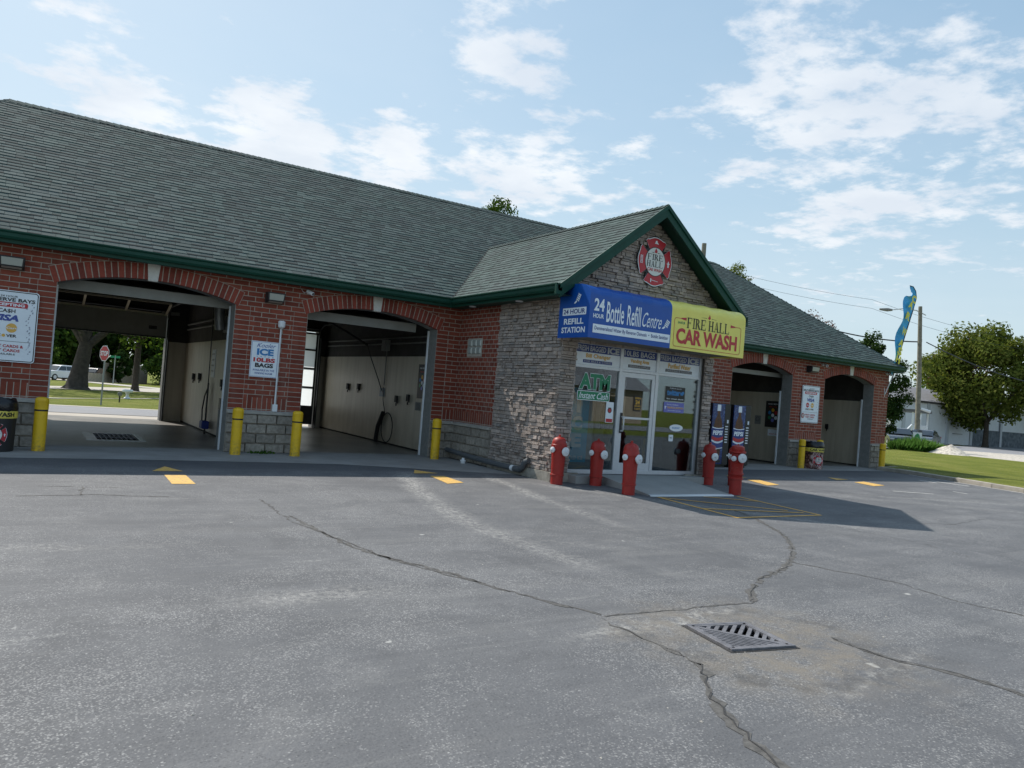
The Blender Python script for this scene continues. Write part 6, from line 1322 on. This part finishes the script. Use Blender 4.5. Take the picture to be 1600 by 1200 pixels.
# ---------------- right: utility pole, street lamp, wires
PB = V((55.2,19.5,0))
t = thing('utility_pole', 'tall weathered wooden utility pole rising behind the weedy mound', 'utility pole', PB); q = MB(); q.tube([(0,0,0),(-.2,.1,6),(-.5,.25,11.9)], [.21,.19,.15], 14); child(q, 'pole', m_wood, t, True)
q = MB(); tx = V((-.80,.60,0)); P = [V((0,0,11.2))+tx*a+V((0,0,b)) for a, b in ((0,0),(.8,.35),(1.8,.45),(2.9,.25))]; q.tube(P, .045, 8); child(q, 'lamp_arm', m_alu, t, True); q = MB(); e = P[-1]; q.tube([e-tx*.1, e+tx*.3, e+tx*.95], [.09,.16,.08], 10); child(q, 'lamp_head', m_jamb, t, True)
for i, zz in enumerate((8.9, 8.3, 7.7)): q = MB(); q.lathe([(.07,0),(.10,.05),(.06,.12),(.10,.18),(.06,.24)], V((0,0,zz))+tx*.25, (0,0,1), 10); child(q, 'insulator', m_dark, t, True)
q = MB(); q.tube([V((0,0,3.2))-tx*.1+V((0,0,0)), V((0,0,3.0))-tx*.9], [.10,.14], 8); child(q, 'small_lamp', m_white, t, True); q = MB(); q.box(-.20,-.10,-.28,-.22,2.3,2.7); child(q, 'notice', m_white, t)
def wire(label, a, b, sag, r, n=18):
    a, b = V(a), V(b); q = MB(); q.tube([a.lerp(b, i/n)-V((0,0,sag*4*(i/n)*(1-i/n))) for i in range(n+1)], r, 5); return tag(q.build('power_line', m_dark), label, 'power line')
wire('thick black cable sagging from the hip roof towards the utility pole', (43,26.5,10.9), (55.0,19.7,8.9), .75, .055)
wire('thick black cable running right from the utility pole behind the olive tree', (55.4,19.4,8.9), (100,16,9.5), 2.6, .045)
wire('upper thin overhead wire left of the utility pole', (45,43,18.0), (56,25,13.0), .5, .013); wire('lower thin overhead wire left of the utility pole', (45,43,17.1), (56,25,12.2), .5, .013)
wire('upper thin overhead wire falling away right of the utility pole', (56,25,13.0), (110,12,16), 3.2, .013); wire('lower thin overhead wire falling away right of the utility pole', (56,25,12.2), (110,12,15), 3.2, .013)
wire('low thin wire meeting the utility pole near its middle', (30,19.5,6.0), (55,19.6,6.3), .4, .022)
t = thing('utility_pole', 'top of a wooden pole showing behind the right slope of the gable', 'utility pole', (23.8,15.3,0)); q = MB(); q.tube([(0,0,0),(0,0,11.3)], [.16,.13], 12); child(q, 'pole', m_wood, t, True)
# ---------------- white commercial building and house
wb = thing('white_building', 'long white rendered building with grey roof and slate base across the street', 'building', (88,28.6,0), R(-1)); wm = mat('white_render', (.70,.72,.75), .8, nz=.05, nscale=2)
q = MB(); q.box(-21,22,0,12,0,4.5); child(q, 'wall', wm, wb); q = MB(); q.add([(-21.5,-.5,4.5),(22.5,-.5,4.5),(22.5,12.5,4.5),(-21.5,12.5,4.5),(-18,6,6.4),(22.5,6,6.4)], [(0,1,5,4),(1,2,5),(2,3,4,5),(3,0,4)]); child(q, 'roof', mat('grey_roof', (.20,.20,.215), .9, nz=.15, nscale=3), wb)
q = MB(); q.box(-5,22,-.12,-.003,0,1.9); child(q, 'slate_base', mat('slate_base', (.11,.13,.15), .8, nz=.5, nscale=2.5), wb)
for x in (-19,-14.5,-10.5,-5.5,1,8.6,14,19): q = MB(); q.box(x,x+.45,-.14 if x < -5.2 else -.20,-.002 if x < -5.2 else -.13,0,4.45); child(q, 'pilaster', mat('pale_grey', (.50,.52,.55), .8) if 'pale_grey' not in bpy.data.materials else bpy.data.materials['pale_grey'], wb)
q = MB(); q.box(-21,22,-.25,-.01,4.30,4.49); child(q, 'fascia', m_greyd, wb)
for x in (-8.2,): q = MB(); q.box(x-.9,x+.9,-.18,-.005,1.2,1.25); q.box(x-.8,x+.8,-.9,-.15,2.6,2.72); child(q, 'door_canopy', m_greyd, wb)
wh = thing('porch', 'white railed porch and steps with a dark roof in front of the white building', 'porch', (59.5,24.6,0), R(14)); q = MB(); q.box(.0,5.2,-2.2,-.0,3.0,3.25); child(q, 'porch_roof', m_greyd, wh)
q = MB(); q.box(0,5,-2.0,0,.0,.95); child(q, 'porch', bpy.data.materials['pale_grey'], wh)
for x in (.1,2.5,4.9): q = MB(); q.box(x,x+.15,-2.0,-1.85,.95,3.0); child(q, 'porch_post', m_white, wh)
q = MB(); q.box(0,5,-2.0,-1.95,1.75,1.83); q.box(0,5,-2.0,-1.95,1.02,1.08)
for i in range(26): q.box(.05+i*.19,.11+i*.19,-1.995,-1.955,1.08,1.75)
for i in range(12): q.add([(-2.6+i*.22,-1.9,.08*i),(-2.55+i*.22,-1.9,.08*i),(-2.55+i*.22,-1.9,.08*i+.85),(-2.6+i*.22,-1.9,.08*i+.85)], [(0,1,2,3)])
q.bar((-2.6,-1.9,.85),(0,-1.9,1.8),.09,.09); child(q, 'railing', m_white, wh)
# weedy mound, gravel pile, lawn sign
def mound(name, c, rx, ry, h, m, seed, kind, label, cat, rz=0):
    rnd = random.Random(seed); q = MB(); N, Mn = 26, 9; vs = [(c[0], c[1], c[2]+h)]
    for j in range(1, Mn+1):
        for i in range(N):
            a = 2*math.pi*i/N; r_ = j/Mn; k = 1+.12*math.sin(3*a+seed)+rnd.uniform(-.05, .05); X, Y = rx*r_*k*math.cos(a), ry*r_*k*math.sin(a); X, Y = X*math.cos(rz)-Y*math.sin(rz), X*math.sin(rz)+Y*math.cos(rz)
            vs.append((c[0]+X, c[1]+Y, c[2]+h*max(0, (1-r_)**1.15+.08*math.sin(9*r_+a*2)*(1-r_))+rnd.uniform(0, .03)*(j < Mn)))
    fs = [(0, 1+i, 1+(i+1) % N) for i in range(N)]+[(1+(j-1)*N+i, 1+j*N+i, 1+j*N+(i+1) % N, 1+(j-1)*N+(i+1) % N) for j in range(1, Mn) for i in range(N)]
    q.add(vs, fs); return tag(q.build(name, m, None, True), label, cat, None, kind)
mound('gravel_pile', (39.6,8.7,.10), 1.7, 1.2, .62, m_gravel, 2, None, 'pale gravel pile on the gravel lot beyond the verge', 'gravel pile', .2)
mound('earth_mound', (39.2,10.6,.08), 2.2, 1.3, .5, m_grass, 5, 'structure', None, None, .3)
q = MB(); weeds(q, (39.1,10.6,.12), 2.1, 1.25, 3000, 3); q2 = MB(); q2.v = q.v; q2.f = q.f; q2.m = q.m; q2.uv = q.uv; tag(q2.build('weed_patch', m_weed), 'tall tangled weeds on the earth mound in front of the cars', 'weeds', None, 'stuff')
t = thing('yard_sign', 'leaning green and white yard sign in the weeds by the utility pole', 'sign', (41.0,11.6,.42), R(-48)); q = MB(); q.box(-.26,.26,-.02,.02,.3,.85); F = Fr((0,-.022,.3), (1,0,0), (0,0,1), (0,-1,0)); q.f = q.f; child(q, 'board', m_white, t); q = MB(); flat(q, F, [(-.18,.03),(.22,.03),(.1,.4),(0,.5),(-.15,.35)], .002, 0); flat(q, F, [(-.05,.1),(.1,.1),(.02,.28)], .004, 1); child(q, 'graphic', [m_sgreen, m_white], t); q = MB(); q.tube([(-.2,0,-.3),(-.2,0,.3)], .015); q.tube([(.2,0,-.3),(.2,0,.3)], .015); child(q, 'stake', m_alu, t)
# rubble edge between bay corner and verge
q = MB(); random.seed(12)
for i in range(26): q.box(*(lambda x, y, s: (x, x+s, y, y+s*.7, .0, .05+random.random()*.06))(18.1+random.uniform(0, 2.6), -.35+random.uniform(-.25, .2), random.uniform(.1, .3)))
tag(q.build('paving_rubble', m_kerb), 'broken paving pieces along the verge by the building corner', 'rubble', None, 'stuff')

# ================================================================== feather flag
t = thing('feather_flag', 'tall blue feather flag with yellow lettering on the far corner of the building', 'flag', (18.0,-.12,0))
m_flag = mat('flag_blue', (.05,.38,.75), .6, nz=.25, nscale=3); path = []
tilt = V((.36,0,1)).normalized()
b0_ = V((.0,0,3.42)); pts = []
for i in range(25):
    s = i/24; p = b0_+tilt*(3.62*min(s, .85))
    if s > .85:
        a = (s-.85)/.15*2.2; rr = .40; top_ = b0_+tilt*(3.62*.85); n_ = V((-tilt.z,0,tilt.x)); p = top_+n_*(rr*(1-math.cos(a)))+tilt*(rr*math.sin(a))
    pts.append(p+V((.12*s*s,0,0)))
q = MB(); q.tube([pts[0]-tilt*.25]+pts, [.022]*20+[.015]*6, 8); child(q, 'pole', m_dark, t, True)
q = MB(); N = 24; wid = lambda s: (.12+.48*min(1, s*1.5)**.8*(1 if s < .82 else max(.22, 1-(s-.82)*4.0)))*(1+.10*math.sin(s*17+1)); vs = []
for i, p in enumerate(pts):
    s = i/24; d = (pts[min(i+1, 24)]-pts[max(0, i-1)]).normalized(); nrm = V((-d.z,0,d.x)); w_ = wid(s)
    for j in range(6): u = j/5; vs.append(p+nrm*w_*u+V((0, .06*math.sin(s*15+u*2.5)*u, 0)))
q.add(vs, [(i*6+j, i*6+j+1, (i+1)*6+j+1, (i+1)*6+j) for i in range(24) for j in range(5)]); fl_ = child(q, 'flag_cloth', m_flag, t, True)
q = MB()
for k, ch in enumerate('CAR WASH'):
    if ch == ' ':
        child(q, 'lettering', mat('flag_yellow', (.75,.68,.05), .6), fl_); q = MB(); continue
    s = .86-k*.098; i = int(s*24); p = pts[i]; d = (pts[i+1]-pts[i-1]).normalized(); nrm = V((d.z,0,-d.x)); F = Fr(p-nrm*wid(s)*.52+V((0,-.10,0)), nrm, d, (0,-1,0)); text(q, ch, F, -.14, .14, -.15, .15, .003, 0, .05)
child(q, 'lettering', bpy.data.materials['flag_yellow'], fl_)
q = MB(); q.tube([(-.28,.09,2.72),(-.02,0,3.42)], .018, 6); q.tube([(-.30,.12,2.95),(-.26,.12,2.62)], .012, 6); q.bar((-.0,.12,3.5),(0,0,3.5),.03,.03); child(q, 'bracket', m_white, t)
# houses behind the photographer, only reflected in the shop glass
def house(label, x, y, rz, w, wall_, roof_):
    t = thing('house', label, 'house', (x,y,0), rz); q = MB(); q.box(-w/2,w/2,0,8,0,2.9); child(q, 'wall', wall_, t); q = MB(); q.add([(-w/2-.5,-.5,2.85),(w/2+.5,-.5,2.85),(w/2+.5,8.5,2.85),(-w/2-.5,8.5,2.85),(-w/2-.5,4,5.4),(w/2+.5,4,5.4)], [(0,1,5,4),(1,2,5),(2,3,4,5),(3,0,4)]); child(q, 'roof', roof_, t)
    q = MB(); q.box(-.5,.5,-.05,-.01,0,2.1); child(q, 'door', m_greyd, t)
    for xx in (-w/4-.6, w/4-.6): q = MB(); q.box(xx,xx+1.3,-.05,-.01,1.0,2.2); child(q, 'window', m_cglass, t)
house('white bungalow with grey gable roof across the front street', 14, -40, R(180), 12, m_white, bpy.data.materials['grey_roof'])
house('tan bungalow with grey gable roof across the front street', 30, -41, R(180), 12, bpy.data.materials['house_tan'], bpy.data.materials['grey_roof'])
